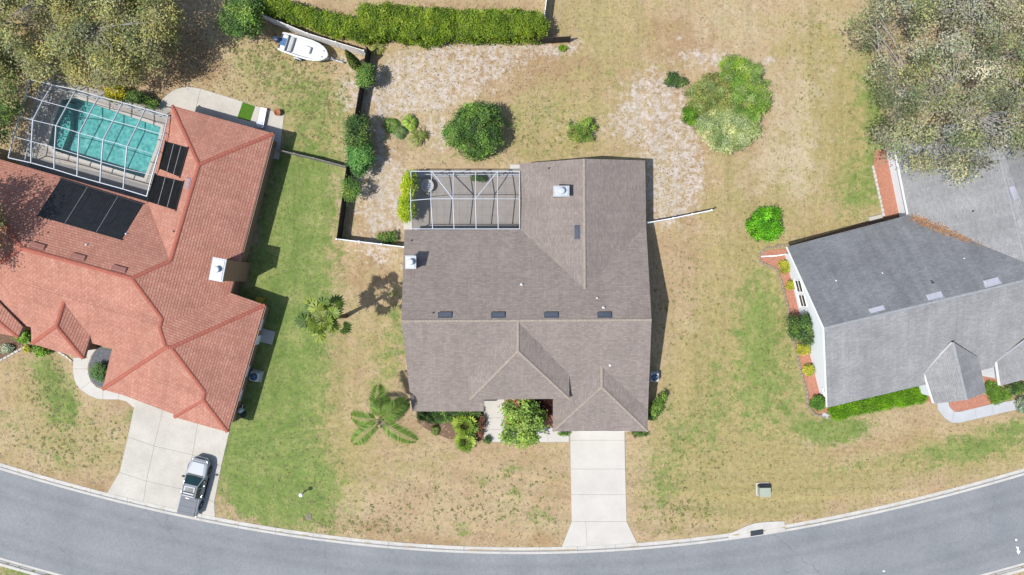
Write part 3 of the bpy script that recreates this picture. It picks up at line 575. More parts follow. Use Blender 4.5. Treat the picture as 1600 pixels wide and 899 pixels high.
def gutter(p, q, parent, mat, r_=.065):
    p = np.asarray(p, float); q_ = np.asarray(q, float); t = (q_ - p) / np.linalg.norm(q_ - p); a = np.cross(t, (0, 0, 1.0)); p = p + a * .07 - (0, 0, .06); q_ = q_ + a * .07 - (0, 0, .06)
    prof = [(-.06, .05), (-.06, -.06), (.04, -.06), (.075, .0), (.075, .05), (.06, .05), (.06, .0), (.03, -.045), (-.045, -.045), (-.045, .05)]
    return MB().loft([[e + a * x + np.array((0, 0, z)) for x, z in prof] for e in (p, q_)]).build('gutter', mat, parent)
gutter(EA, B_, rr, FASCR); gutter(KK, GN, rr, FASCR)
p_, q_ = np.array(P(414, 477, E)[:2]), np.array(P(355.5, 675.4, E)[:2]); d_ = (q_ - p_) / np.linalg.norm(q_ - p_); o_ = np.array((-d_[1], d_[0])); base_ = p_ - o_ * .42
for t in (1.6, 6.2, 8.6): wall_window(hr, base_ + d_ * t, base_ + d_ * (t + 1.0), .9, 2.0, o_, WHITE)
MB().prism([tuple(base_ + d_ * 3.2 - o_ * .05), tuple(base_ + d_ * 4.1 - o_ * .05), tuple(base_ + d_ * 4.1 + o_ * .05), tuple(base_ + d_ * 3.2 + o_ * .05)], 0, 2.05).build('door', WHITE, hr)
p_, q_ = np.array(P(272, 652, E)[:2]), np.array(P(355.5, 675.4, E)[:2]); d_ = (q_ - p_) / np.linalg.norm(q_ - p_); o_ = np.array((d_[1], -d_[0])); a0 = p_ - o_ * .4 + d_ * .55; a1 = q_ - o_ * .4 - d_ * .55
gd = MB().prism([tuple(a0 - o_ * .05), tuple(a1 - o_ * .05), tuple(a1 + o_ * .06), tuple(a0 + o_ * .06)], 0, 2.15).build('garage_door', WHITE, hr)
for k in range(4): MB().prism([tuple(a0 + d_ * .05 + o_ * .06), tuple(a1 - d_ * .05 + o_ * .06), tuple(a1 - d_ * .05 + o_ * .09), tuple(a0 + d_ * .05 + o_ * .09)], .05 + k * .53, .52 + k * .53).build('panel', WHITE, gd)
TH = -R(14.6)                                     # the red house is turned this much
plsN, plsW, plsE = plane(sN), plane(sW), plane(sE)
VR = M('roof_vent_red', A(176, 120, 108), .5, .12)
for a, b_ in ((60, 385), (123, 402), (187, 421)): roof_vent(plsN, a, b_, 1.2, .42, 0, VR, rr)
roof_vent(plsW, 294, 287, .95, .45, 0, M('roof_vent_pink', A(196, 160, 158), .5, .1), rr)
for a, b_ in ((136, 383), (198, 366), (272, 362)): pipe_vent(plsN if a < 250 else plsW, a, b_, .06, .3, GALV if a < 250 else DARKM, rr)
chimney(hr, plsE, 340, 421.5, 1.05, 1.85, 5.75, -R(11), STUCCO, CHIMC, -.2)

# ---------------------------------------------------------------- grey-roofed house (right)
hg = thing('house', 'white house with grey shingle roof at the right', 'house', P(1460, 480))
g_nw, g_r, g_sw = P(1230, 386, 2.8), P(1288, 513, 6.2), P(1293, 637, 2.8)
g_v = P(1420, 336.5, 2.8); g_vt = P(1603, 411, 5.9); g_rend = P(1632, 431, 6.2); 
g_wr0, g_wr1 = P(1546, 180, 5.9), P(1602, 409, 5.9); g_ww = P(1396, 218, 2.8)
g_s1 = P(1446, 601, 2.8); g_s2 = P(1655, 548, 2.8)
xN = [g_nw, g_v, g_vt, g_rend, g_r]; xW = [g_ww, g_wr0, g_vt, g_v]
g_e0, g_e1 = P(1690, 140, 2.8), P(1760, 385, 2.8)
xE = [g_wr0, g_e0, g_e1, g_rend, g_vt]
g_end = P(1790, 395, 6.2); g_sE = P(1800, 510, 2.8)
xS = [g_r, g_rend, g_end, g_sE, g_s2, g_s1, g_sw]
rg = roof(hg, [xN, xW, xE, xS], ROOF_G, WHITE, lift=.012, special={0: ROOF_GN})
t0, t1 = P(1489.6, 535, 4.9), P(1511, 625, 4.9); tl0, tl1, tr0, tr1 = P(1444.6, 583, 3.3), P(1460, 631, 3.3), P(1527, 558, 3.7), P(1541, 613, 3.3)
rt = roof(hg, [[t0, t1, tl1, tl0], [t0, tr0, tr1, t1]], ROOF_G, WHITE)
u0, u1 = P(1640, 505, 5.2), P(1668, 575, 5.2); ul0, ul1, ur0, ur1 = P(1558, 566, 3.2), P(1563.5, 603, 2.9), P(1770, 520, 3.2), P(1765, 560, 2.9)
ru = roof(hg, [[u0, u1, ul1, ul0], [u0, ur0, ur1, u1]], ROOF_G, WHITE)
for a, b_, r_ in ((g_r, g_rend, rg), (g_wr0, g_vt, rg), (t0, t1, rt), (u0, u1, ru)): ridge(a, b_, CAP_G, r_, .26)
gutter(g_nw, g_v, rg, WHITE); gutter(g_v, g_ww, rg, WHITE); gutter(g_s1, g_sw, rg, WHITE); gutter(tl1, tl0, rt, WHITE); gutter(tr0, tr1, rt, WHITE); gutter(ul1, ul0, ru, WHITE)
gw = ins([(1230, 386), (1420, 336.5), (1396, 218), (1690, 140), (1760, 500), (1655, 548), (1446, 601), (1293, 637)], .72, 2.8)
wall_prism(gw, 2.68, WALLW, hg)
gable_wall(g_sw + (.72, .4, -.13), g_nw + (.72, -.4, -.13), g_r + (.72, 0, -.18), -.12, WALLW, hg)
wall_prism(ins([(1462, 625), (1538, 607), (1528, 565), (1450, 585)], .15, 3.2), 3.1, WALLW, hg, 'entry_wall')
mk('gable', [tl1 + (.35, .3, -.1), tr1 + (-.35, .3, -.1), t1 + (0, .3, -.1)], [[0, 1, 2]], WALLW, hg)
wall_prism(ins([(1567, 597), (1760, 555), (1755, 520), (1560, 570)], .15, 2.9), 2.85, WALLW, hg, 'bay_wall')
pw = [np.array(p) for p in gw]; p_, q_ = pw[0], pw[-1]; d_ = (q_ - p_) / np.linalg.norm(q_ - p_); o_ = np.array((d_[1], -d_[0])); Lw = np.linalg.norm(q_ - p_)
for t, w, za, zb in ((2.6, 1.2, .8, 2.2), (4.0, 1.2, .8, 2.2), (6.1, .7, 1.2, 2.2), (13.2, .7, 1.2, 2.2)): wall_window(hg, p_ + d_ * t, p_ + d_ * (t + w), za, zb, o_, WHITE)
plxN, plxW, plxS, plxE = plane(xN), plane(xW), plane(xS), plane(xE)
VG = M('roof_vent_grey', A(206, 208, 220), .45, .1)
for a, b_ in ((1370, 485), (1460, 463), (1549, 441)): roof_vent(plxN, a, b_, 1.35, .5, 0, VG, rg)
roof_vent(plxE, 1583, 302, 1.25, .36, 0, VG, rg)
pipe_vent(plxN, 1456, 442.5, .14, .25, DARKM, rg)
for a, b_ in ((1378, 427), (1306, 439), (1505, 404)): pipe_vent(plxN, a, b_, .04, .25, WHITE, rg)
pipe_vent(plxW, 1520, 330, .04, .25, DARKM, rg); pipe_vent(plxS, 1481, 296 + 340, .01, .02, WHITE, rg) if False else None
# front window seen beside the gable
p_, q_ = P(1548, 578, 1.5)[:2], P(1556, 601, 1.5)[:2]
# fallen oak leaves in the valley of the grey roof
lv = []; rr_ = np.random.default_rng(5)
for k in range(620):
    t = rr_.beta(1.1, 1.6); a = 1424 + t * 122; b_ = 339 + t * 55; wd = 9 * (1 - abs(t - .35)); a += rr_.normal(0, 4); b_ += rr_.normal(0, wd * .5) - 2
    side = plxN if b_ > 336.5 + (a - 1420) * .41 else plxW; lv.append(onplane(side, a, b_, .05))
LITTER = np.array(lv)
# ---------------------------------------------------------------- pool and pool deck
deck_out = [(30, 262), (62, 120), (110, 128), (298, 182), (300, 240), (252, 330), (150, 300)]
DO = PZ(deck_out)
def ring_mesh(outer, inner, z0, z1):
    """slab with a hole: outer polygon resampled to match the hole's vertices by angle"""
    c = np.mean([p[:2] for p in inner], axis=0); k = 72; mb = MB()
    def ray(poly, a):
        d = np.array((math.cos(a), math.sin(a))); best = None
        for i in range(len(poly)):
            p = np.array(poly[i][:2]) - c; q = np.array(poly[(i + 1) % len(poly)][:2]) - c; e = q - p; den = d[0] * e[1] - d[1] * e[0]
            if abs(den) < 1e-9: continue
            t = (p[0] * e[1] - p[1] * e[0]) / den; s = (p[0] * d[1] - p[1] * d[0]) / den
            if t > 0 and -1e-9 <= s <= 1 + 1e-9: best = t if best is None else max(best, t)
        return c + d * best
    angs = sorted(set([2 * math.pi * i / k for i in range(k)] + [math.atan2(p[1] - c[1], p[0] - c[0]) % (2 * math.pi) for p in list(outer) + list(inner)]))
    o = [ray(outer, a) for a in angs]; i_ = [ray(inner, a) for a in angs]; n = len(angs)
    V = [(*p, z1) for p in o] + [(*p, z1) for p in i_] + [(*p, z0) for p in o] + [(*p, z0) for p in i_]; F = []
    for a in range(n):
        b_ = (a + 1) % n; F += [[a, b_, n + b_, n + a], [2 * n + b_, 2 * n + a, a, b_][::-1], [n + a, n + b_, 3 * n + b_, 3 * n + a][::-1]]
    return mb.add(V, F)
DECK = M('pool_deck', A(206, 198, 188), .85, .10, .8, 24)
tag(ring_mesh(DO, POOLW, -.3, .045).build('pool_deck', DECK), label='pale concrete deck around the swimming pool', kind='structure')
tag(MB().prism(PZ([(50, 244.6), (86.7, 253.5), (124.5, 262), (160, 271), (193.5, 280), (236, 292), (252, 328), (150, 300), (44, 268)]), -.2, .052).build('deck_shade_strip', M('deck_shade_grey', A(166, 163, 162), .85, .1, 1.0, 22)), label='darker grey strip standing in for shade between the pool deck and the red house', kind='structure')  # shade band along the house, put in as a darker grey slab
pool = thing('swimming_pool', 'teal swimming pool inside the screen enclosure', 'pool', P(165, 215))
m, nn, l, b = newmat('pool_plaster'); co = geo_pos(nn)
vo = nn.new('ShaderNodeTexVoronoi'); vo.feature = 'SMOOTH_F1'; vo.inputs['Scale'].default_value = 2.6; l.new(co, vo.inputs['Vector'])
c = ramp(nn, l, vo.outputs['Distance'], [(.1, A(112, 186, 182)), (.5, A(154, 218, 212)), (.8, A(206, 240, 234))])
c = mixc(nn, l, 1.0, c, ramp(nn, l, noise(nn, l, co, 3.5, 5), [(.3, .75), (.7, 1.2)]), 'MULTIPLY')
l.new(c, b.inputs['Base Color']); b.inputs['Roughness'].default_value = .6
PLAST = m
pl_ = [tuple(p[:2]) for p in POOLW]
mb = MB(); n = len(pl_)
mb.add([(*p, .04) for p in pl_] + [(*p, -1.25) for p in pl_] + [(*p, -1.25) for p in pl_], [[i, (i + 1) % n, n + (i + 1) % n, n + i] for i in range(n)] + [list(range(2 * n, 3 * n))])
mb.build('basin', PLAST, pool)
mb = MB(); co_ = inset(pl_, -.28); ci_ = inset(pl_, .02)
mb.add([(*p, .085) for p in co_] + [(*p, .085) for p in ci_] + [(*p, -.02) for p in co_] + [(*p, -.02) for p in ci_], [[i, (i + 1) % n, n + (i + 1) % n, n + i] for i in range(n)] + [[2 * n + i, 2 * n + (i + 1) % n, (i + 1) % n, i] for i in range(n)] + [[n + i, n + (i + 1) % n, 3 * n + (i + 1) % n, 3 * n + i] for i in range(n)])
mb.build('coping', CONC, pool)
st = PZ([(78, 226), (90, 236), (104, 200), (106, 158), (97, 156), (84, 190)]); MB().prism(inset(st, .03), -1.25, -.55).build('step', PLAST, pool)
m, nn, l, b = newmat('pool_water'); co = geo_pos(nn)
tr = nn.new('ShaderNodeBsdfTransparent'); tr.inputs[0].default_value = (.64, .92, .93, 1); gl = nn.new('ShaderNodeBsdfGlossy'); gl.inputs['Roughness'].default_value = .05
bp = nn.new('ShaderNodeBump'); bp.inputs['Strength'].default_value = .35; bp.inputs['Distance'].default_value = .08; l.new(noise(nn, l, co, 2.5, 4), bp.inputs['Height']); l.new(bp.outputs[0], gl.inputs['Normal'])
fr = nn.new('ShaderNodeFresnel'); fr.inputs[0].default_value = 1.33; l.new(bp.outputs[0], fr.inputs['Normal']); mx = nn.new('ShaderNodeMixShader'); l.new(fr.outputs[0], mx.inputs[0]); l.new(tr.outputs[0], mx.inputs[1]); l.new(gl.outputs[0], mx.inputs[2])
l.new(mx.outputs[0], nn['Material Output'].inputs['Surface'])
MB().sheet(inset(pl_, .02), -.06).build('water', m, pool)

# ---------------------------------------------------------------- screen enclosures
def quad_panel(parent, pts):
    c = np.mean(pts, axis=0); return mk('screen_panel', [c + (np.asarray(p) - c) * .985 for p in pts], [list(range(len(pts)))], SCREEN, parent)
def beam(parent, p, q, w=.09, h=.14, name='beam'): return MB().bar(p, q, w, h).build(name, CAGEW, parent)
cg = thing('pool_enclosure', 'large white-framed screen enclosure over the teal pool', 'enclosure', P(140, 200))
ZN, Z1, Z2, Z3, ZS = 3.0, 3.75, 4.5, 3.75, 3.0
cols = [[(45.6, 124.4, ZN), (40, 149, 3.0), (30, 182, 3.0), (21, 213.4, 3.0), (13.3, 246.8, 3.0)], [(82, 133, ZN), (66.7, 158, Z1), (51.6, 188, Z2), (49.4, 221.2, Z3), (48.5, 254.6, ZS)], [(119, 140.5, ZN), (103.4, 168, Z1), (87.9, 196.7, Z2), (85.5, 231, Z3), (84.5, 264.6, ZS)],
        [(154.6, 151, ZN), (139.5, 178, Z1), (124, 208, Z2), (122, 242, Z3), (120.5, 275.7, ZS)], [(191.3, 160.5, ZN), (176.8, 189.4, Z1), (161.3, 218.5, Z2), (158.5, 253.5, Z3), (156.4, 285.7, ZS)], [(226.9, 170.5, ZN), (213.5, 199, Z1), (198.6, 229, Z2), (195.5, 264, Z3), (192.6, 295.7, ZS)],
        [(262.5, 180.5, ZN), (256, 211, 3.35), (247, 243, 3.5), (238, 274, 3.2), (229.5, 307, 2.9)]]
G3 = [[P(*c) for c in col] for col in cols]
for i, col in enumerate(G3):
    for j in range(4): beam(cg, col[j], col[j + 1], .07, .12)
    if i: 
        for j in range(5): beam(cg, G3[i - 1][j], col[j], .05 if 0 < j < 4 else .075, .07)
        for j in range(4): quad_panel(cg, [G3[i - 1][j], col[j], col[j + 1], G3[i - 1][j + 1]])
gnd = lambda p: np.array((p[0], p[1], .05))
nwall = [c[0] for c in G3]; wwall = G3[0]
for wl_ in (nwall, wwall):
    for i, p in enumerate(wl_):
        if not (wl_ is wwall and i == 0): beam(cg, gnd(p), p - (0, 0, .06), .08, .08, 'post')
        if i:
            a, b_ = wl_[i - 1], p; beam(cg, gnd(a) * (1, 1, 1) + (0, 0, .9), gnd(b_) + (0, 0, .9), .06, .06, 'rail'); beam(cg, gnd(a) + (0, 0, .03), gnd(b_) + (0, 0, .03), .06, .06, 'rail')
            quad_panel(cg, [gnd(a), gnd(b_), b_, a])
lc = thing('pool_enclosure', 'smaller white screen enclosure over the brown house patio', 'enclosure', P(730, 312))
colsx = [(642, 641.5, 643), (674.5, 673, 676), (708.5, 707.5, 709.5), (743.3, 742.5, 744), (777.6, 777, 778.5), (812, 811.5, 812)]
G4 = [[P(a, 268, 2.75), P(b_, 311 if i else 313.5, 3.5 if 0 < i < 5 else 3.0), P(c_, 358, 2.75)] for i, (a, b_, c_) in enumerate(colsx)]
for i, col in enumerate(G4):
    for j in range(2): beam(lc, col[j], col[j + 1], .06, .1)
    if i:
        for j in range(3): beam(lc, G4[i - 1][j], col[j], .05 if j == 1 else .07, .07)
        for j in range(2): quad_panel(lc, [G4[i - 1][j], col[j], col[j + 1], G4[i - 1][j + 1]])
        a, b_ = G4[i - 1][0], col[0]; quad_panel(lc, [gnd(a), gnd(b_), b_, a])
        for zz in (.08, 1.0): beam(lc, gnd(a) + (0, 0, zz), gnd(b_) + (0, 0, zz), .06, .06, 'rail')
    if i < 5: beam(lc, gnd(col[0]), col[0] - (0, 0, .06), .08, .08, 'post')
beam(lc, G4[1][0], G4[2][1], .07, .1, 'brace'); beam(lc, G4[4][0], G4[3][1], .07, .1, 'brace')
for p in G4[0][1:]: beam(lc, gnd(p), p - (0, 0, .06), .08, .08, 'post')
quad_panel(lc, [gnd(G4[0][0]), gnd(G4[0][1]), G4[0][1], G4[0][0]]); quad_panel(lc, [gnd(G4[0][1]), gnd(G4[0][2]), G4[0][2], G4[0][1]])
# patio pavers under it
PAV = M('grey_paver', A(186, 178, 172), .85, .08, 1.2, 20)
bx0, bx1, by0, by1 = P(634, 0)[0], P(826, 0)[0], P(0, 360)[1], P(0, 266)[1]
pv = tag(MB().prism([(bx0, by0), (bx1, by0), (bx1, by1), (bx0, by1)], -.2, .02).build('patio', JOINT), label='grey paver patio under the smaller screen enclosure', kind='structure')
nx_, ny_ = 16, 8; pm = None
for i in range(nx_):
    for j in range(ny_):
        dx = (bx1 - bx0) / nx_; dy = (by1 - by0) / ny_; x0 = bx0 + i * dx; y0 = by0 + j * dy
        if pm is None:
            o = MB().box((0, 0, .03), (dx - .008, dy - .008, .04)).build('paver', PAV, pv, local=True); pm = o.data
        else: o = link('paver', pm, pv)
        o.location = np.array((x0 + dx / 2, y0 + dy / 2, 0)) - ORG[pv.name]
tag(MB().box(tuple(P(804.5, 262)[:2]) + (.05,), (.95, .55, .22), 0, .02).build('step_pad', CONC), 'white concrete pad outside the brown house enclosure', 'pad')
tag(MB().box(tuple(P(637, 352)[:2]) + (.05,), (.75, .85, .24), 0, .02).build('step_pad', CONC), 'white concrete pad at the corner by the yellow-green shrub', 'pad')
# round fountain-like table on the patio
ft = thing('patio_fire_bowl', 'round pale stone bowl on the enclosed patio', 'bowl', P(669, 292))
fo = P(669, 292)
MB().lathe(fo + (0, 0, .05), [(.42, 0), (.5, .08), (.52, .35), (.62, .55), (.64, .62), (.56, .62), (.42, .52)], 28).build('bowl', CONC2, ft, True)
MB().lathe(fo + (0, 0, .5), [(.46, 0), (.40, .05), (.30, .16), (.16, .24), (.03, .27)], 24).build('lid', CONC_W, ft, True)
rg_ = thing('garden_hose', 'coiled dark hose ring beside the round pale bowl', 'hose', P(680, 294))
ho = P(679.5, 294.5)
MB().tube([ho + (math.cos(a) * (.86 + .012 * k), math.sin(a) * (.80 + .012 * k), .08) for k, a in enumerate(np.linspace(-1.3, 1.5, 26))], .025, 6).build('coil', GALV, rg_)
pt = thing('planter_box', 'dark planter box with greenery on the enclosed patio', 'planter', P(748, 279))
MB().box(tuple(P(748, 279)[:2]) + (.27,), (1.35, .5, .44), 0, .03).build('box', DARKM, pt)
PLANTER = pt

# ---------------------------------------------------------------- solar pool-heating panels
SOL = M('solar_mat_black', (.016, .017, .019), .45, .25, 2, 20, bmp=.1); SOL2 = M('solar_header_pipe', (.02, .02, .022), .5, .2)
STRAP = M('grey_strap', (.16, .16, .17), .6, .2)
def solar(label, pl, corners, n, along):
    q = [onplane(pl, a, b_, .06) for a, b_ in corners]; c0 = np.mean(q, axis=0)
    t = thing('solar_panel', label, 'solar panel', tuple(c0), 0, 'solar pool heater panels on the red roof'); nrm = pl[1]
    if along: q = q[1:] + q[:1]
    ribs = 9
    for k in range(n):
        a0, a1 = (k + .006) / n, (k + .994) / n
        e = [q[0] + (q[1] - q[0]) * a0, q[0] + (q[1] - q[0]) * a1, q[3] + (q[2] - q[3]) * a1, q[3] + (q[2] - q[3]) * a0]
        V = []; F = []
        for i in range(ribs * 2 + 1):
            s = i / (ribs * 2); h = nrm * (.03 if i % 2 else .0); V += [e[0] + (e[1] - e[0]) * s + h, e[3] + (e[2] - e[3]) * s + h]
            if i: j = len(V); F.append([j - 4, j - 2, j - 1, j - 3])
        mk('panel', V, F, SOL, t)
    for f_ in ((.33, .7) if n == 5 else (.3, .62)):
        if n == 5: a, b_ = q[0] + (q[1] - q[0]) * f_, q[3] + (q[2] - q[3]) * f_
        else: a, b_ = q[0] + (q[3] - q[0]) * f_, q[1] + (q[2] - q[1]) * f_
        MB().bar(a + nrm * .035, b_ + nrm * .035, .05, .012).build('strap', STRAP, t)
    for a, b_ in ((q[0], q[1]), (q[3], q[2])):
        d = (b_ - a) / np.linalg.norm(b_ - a); MB().tube([a - d * .1 + nrm * .03, b_ + d * .1 + nrm * .03], .045, 8).build('header_pipe', SOL2, t)
    return t
solar('large black solar heating panel array on the red roof beside the pool', plsN, [(95, 279), (223, 319), (190, 375), (58, 337)], 5, False)
solar('small black solar panel on the red roof, nearer the patio', plsW, [(259, 221), (294, 231), (281, 277), (249, 264)], 6, True)
solar('small black solar panel on the red roof, nearer the house corner', plsW, [(242, 273), (287, 284), (275, 329), (230.5, 315)], 7, True)

# ---------------------------------------------------------------- fences
def fence(name, label, tops, hgt, mat, pick=.14, post=2.4, cap=None, group='garden fences', depth=.02, pmat=None):
    w = [P(a, b_, hgt)[:2] for a, b_ in tops]; f = thing(name, label, 'fence', (w[0][0], w[0][1], 0), 0, group)
    for s in range(len(w) - 1):
        a, b_ = np.array(w[s]), np.array(w[s + 1]); ln = np.linalg.norm(b_ - a); d = (b_ - a) / ln; nr = np.array((-d[1], d[0])); k = max(1, round(ln / post))
        for i in range(k):
            p0 = a + d * ln * i / k; p1 = a + d * ln * (i + 1) / k; m_ = max(2, int((ln / k - .1) / pick)); V = []; F = []
            # one panel: boards folded out of a single strip with grooves between them
            off = []
            for j in range(m_):
                x0 = .06 + (ln / k - .12) * j / m_; x1 = .06 + (ln / k - .12) * (j + 1) / m_; dz = rnd.uniform(-.012, .012)
                off += [(x0 + .012, depth, dz), (x1 - .012, depth, dz), (x1 - .002, 0, dz), (x1 + .002, 0, 0)]
            off = off[:-2]
            for x, o, dz in off:
                for sgn in (1, -1):
                    q = p0 + d * x + nr * (o + .012) * sgn; V += [(q[0], q[1], .05), (q[0], q[1], hgt - .03 + dz)]
            for j in range(len(off) - 1):
                c = j * 4; F += [[c, c + 4, c + 5, c + 1], [c + 2, c + 3, c + 7, c + 6], [c + 1, c + 5, c + 7, c + 3]]
            mk('panel', V, F, mat, f)
        for i in range(k + 1):
            if i == k and s < len(w) - 2: continue
            p0 = a + d * ln * i / k; po = MB().box((p0[0], p0[1], hgt / 2), (.12, .12, hgt + .06), math.atan2(d[1], d[0])).build('post', pmat or mat, f)
            if cap: MB().loft([[(p0[0] + x * .08, p0[1] + y * .08, hgt + .03) for x, y in ((-1, -1), (1, -1), (1, 1), (-1, 1))], [(p0[0] + x * .08, p0[1] + y * .08, hgt + .06) for x, y in ((-1, -1), (1, -1), (1, 1), (-1, 1))], [(p0[0] + x * .01, p0[1] + y * .01, hgt + .11) for x, y in ((-1, -1), (1, -1), (1, 1), (-1, 1))]]).build('post_cap', cap, po)
    return f
fence('wooden_fence', 'long dark wooden fence between the boat yard and the sandy yard', [(573, 74), (553.5, 184), (541, 262), (526, 372)], 1.85, WOODD, cap=None)
fence('vinyl_fence', 'white vinyl fence joining the dark fence to the brown house', [(526, 373.5), (631, 386)], 1.8, VINYL, .18, 1.9, VINYL)
fence('vinyl_fence', 'white vinyl fence reaching right from the brown house', [(1012, 348), (1052, 341), (1112, 328.5)], 1.7, VINYL, .18, 1.9, VINYL)
fence('wooden_fence', 'grey wooden side fence from the red house to the dark fence', [(429, 233), (490, 247), (539, 260)], 1.3, WOODG)
fence('wooden_fence', 'pale weathered fence between the hedge and the boat', [(396, 14), (420, 27), (480, 52), (568, 79)], 1.75, M('bleached_wood', (.62, .60, .57), .9, .15, 2.5, 20))
fence('vinyl_fence', 'white fence at the top of the view right of the hedge', [(858, -60), (855, -10), (849.5, 34)], 1.8, VINYL, .18, 1.9, VINYL)
fence('wooden_fence', 'short dark slatted fence at the right end of the hedge', [(838, 60), (891, 57)], 1.55, WOODD, .16, 1.6)

# ---------------------------------------------------------------- small fixtures
def ac_unit(label, px, py, s, h, rz):
    o = P(px, py); t = thing('air_conditioner', label, 'air conditioner', tuple(o), 0)
    MB().box((o[0], o[1], .06), (s + .25, s + .25, .1), rz).build('pad', CONC2, t)
    MB().box((o[0], o[1], .11 + h / 2), (s, s, h), rz, .05).build('cabinet', GALV, t)
    MB().lathe((o[0], o[1], .11 + h), [(s * .42, 0), (s * .42, .03), (s * .38, .03), (s * .38, .005)], 24).build('fan_ring', DARKM, t)
    mb = MB()
    for k in range(4):
        a = k * math.pi / 2 + .3; mb.bar((o[0], o[1], .13 + h), (o[0] + math.cos(a) * s * .36, o[1] + math.sin(a) * s * .36, .13 + h), .16, .012)
    mb.lathe((o[0], o[1], .12 + h), [(.07, 0), (.07, .03)], 10); mb.build('fan', M('fan_blue', (.08, .16, .25), .4, .1), t)
    return t
ac_unit('grey air conditioner beside the red house wall', 402, 587, .85, .8, TH)
ac_unit('pale air conditioner in shade beside the brown house', 1020, 588, .8, .8, 0)
tag(MB().box(tuple(P(418, 526)[:2]) + (.04,), (1.25, 1.3, .14), TH, .02).build('door_pad', CONC2), 'square grey concrete pad by the red house side door', 'pad')
YEL = M('yellow_plastic', A(206, 176, 60), .5, .1)
t = thing('storage_bin', 'small yellow bin at the red house side corner', 'bin', P(409, 469)); o = P(409, 469)
MB().box((o[0], o[1], .35), (.55, .5, .7), TH, .04).build('body', YEL, t); MB().box((o[0], o[1], .73), (.6, .55, .06), TH, .02).build('lid', YEL, t)
t = thing('pool_pump', 'pool pump and pipes at the red house front corner', 'pump', P(379, 640)); o = P(379, 640)
MB().lathe((o[0], o[1], .02), [(.25, 0), (.25, .6), (.18, .72), (.05, .78)], 14).build('filter_tank', GALV, t, True); MB().tube([o + (.1, .5, .2), o + (.05, .2, .25), o + (0, 0, .3)], .04).build('pipe', WHITE, t)
MB().box((o[0] + .15, o[1] - .5, .2), (.35, .5, .36), TH, .04).build('motor', DARKM, t)
# utility box, marker post, meter lid, storm inlet
GRN = M('pale_green_paint', A(196, 206, 186), .5, .05)
t = thing('utility_box', 'pale green utility cabinet on the right front lawn', 'utility box', P(1191, 764)); o = P(1191, 764)
MB().box((o[0], o[1], .03), (1.25, 1.25, .12), R(2)).build('pad', CONC2, t); MB().box((o[0], o[1] - .12, .42), (1.0, .82, .66), R(2), .03).build('cabinet', GRN, t)
MB().loft([[(o[0] + x * 1.04, o[1] - .12 + y * .86, z) for x, y in ((-.5, -.5), (.5, -.5), (.5, .5), (-.5, .5))] for z in (.74, .80)]).build('lid', GRN, t)
MB().box((o[0] + .0, o[1] + .38, .30), (1.0, .18, .44), R(2), .02).build('rear_hood', DARKM, t)
t = thing('lawn_light', 'white-topped lamp post with a short dark shadow by the kerb', 'lamp post', P(476, 768)); o = P(476, 768)
MB().lathe((o[0], o[1], 0), [(.06, 0), (.045, .1), (.045, 1.0)], 10).build('post', DARKM, t); MB().lathe((o[0], o[1], 1.0), [(.10, 0), (.17, .05), (.19, .22), (.12, .30), (.02, .33)], 14).build('lamp_head', WHITE, t, True)
t = thing('meter_box', 'small square grey meter lid in the grass near the kerb', 'meter lid', P(483, 808)); o = P(483, 808)
MB().box((o[0], o[1], .02), (.5, .58, .06), R(5), .01).build('frame', JOINT, t); MB().box((o[0], o[1], .05), (.36, .42, .03), R(5), .005).build('lid', JOINT, t); MB().box((o[0], o[1], .066), (.12, .16, .012), R(5)).build('reader_hatch', DARKM, t)
si = thing('storm_drain', 'concrete storm drain inlet with dark grate in the kerb', 'storm drain', (*edge_at((inlet0 + inlet1) / 2, .4), 0))
ss = np.linspace(inlet0 + .01, inlet1 - .01, 14)
back = [.70, .74, .85, 1.0, 1.12, 1.22, 1.28, 1.3, 1.28, 1.25, 1.2, 1.16, 1.1, 1.05]
rings = []
for s, bk in zip(ss, back):
    prof = [(-.02, -.35), (-.02, ZR + .01), (.40, ZR + .03), (.46, -.02), (.55, .05), (bk, .06), (bk, -.35)]; rings.append([(*edge_at(s, o), z) for o, z in prof][::-1])
MB().loft(rings).build('apron', KERB, si)
sm = inlet0 + (inlet1 - inlet0) * .50; gp = [edge_at(sm - .62, .06), edge_at(sm + .62, .06), edge_at(sm + .62, .62), edge_at(sm - .62, .62)]
MB().loft([[(*p, z) for p, z in zip(gp, (ZR + .018, ZR + .018, .062, .062))], [(*p, z + .02) for p, z in zip(gp, (ZR + .018, ZR + .018, .062, .062))]]).build('grate_frame', DARKM, si)
for k in range(8):
    s_ = sm - .54 + k * .155; a_, b2 = edge_at(s_, .1), edge_at(s_, .58); MB().bar((*a_, ZR + .05), (*b2, .09), .05, .03).build('grate_bar', VENTB, si)
# paint marks on the asphalt
WP = M('road_marking_white', (.7, .71, .73), .7, .1)
for lab, pts in (('white painted survey arrow on the road at the right edge', [(1588, 855), (1592, 855), (1593, 861), (1595.5, 861.5), (1592.5, 867), (1589, 862), (1590.5, 861), (1590, 858)]), ('small white paint dot on the road above the arrow', [(1587, 843), (1589, 842.5), (1590.5, 844.5), (1589, 846), (1587.5, 845.5)]), ('white paint fleck near the bottom of the road', [(1379, 893), (1382, 892), (1384, 893), (1381, 894.5)])):
    pw_ = PZ(pts); tag(MB().prism([p[:2] for p in pw_], ZR - .01, ZR + .052).build('road_marking', WP), lab, 'marking')
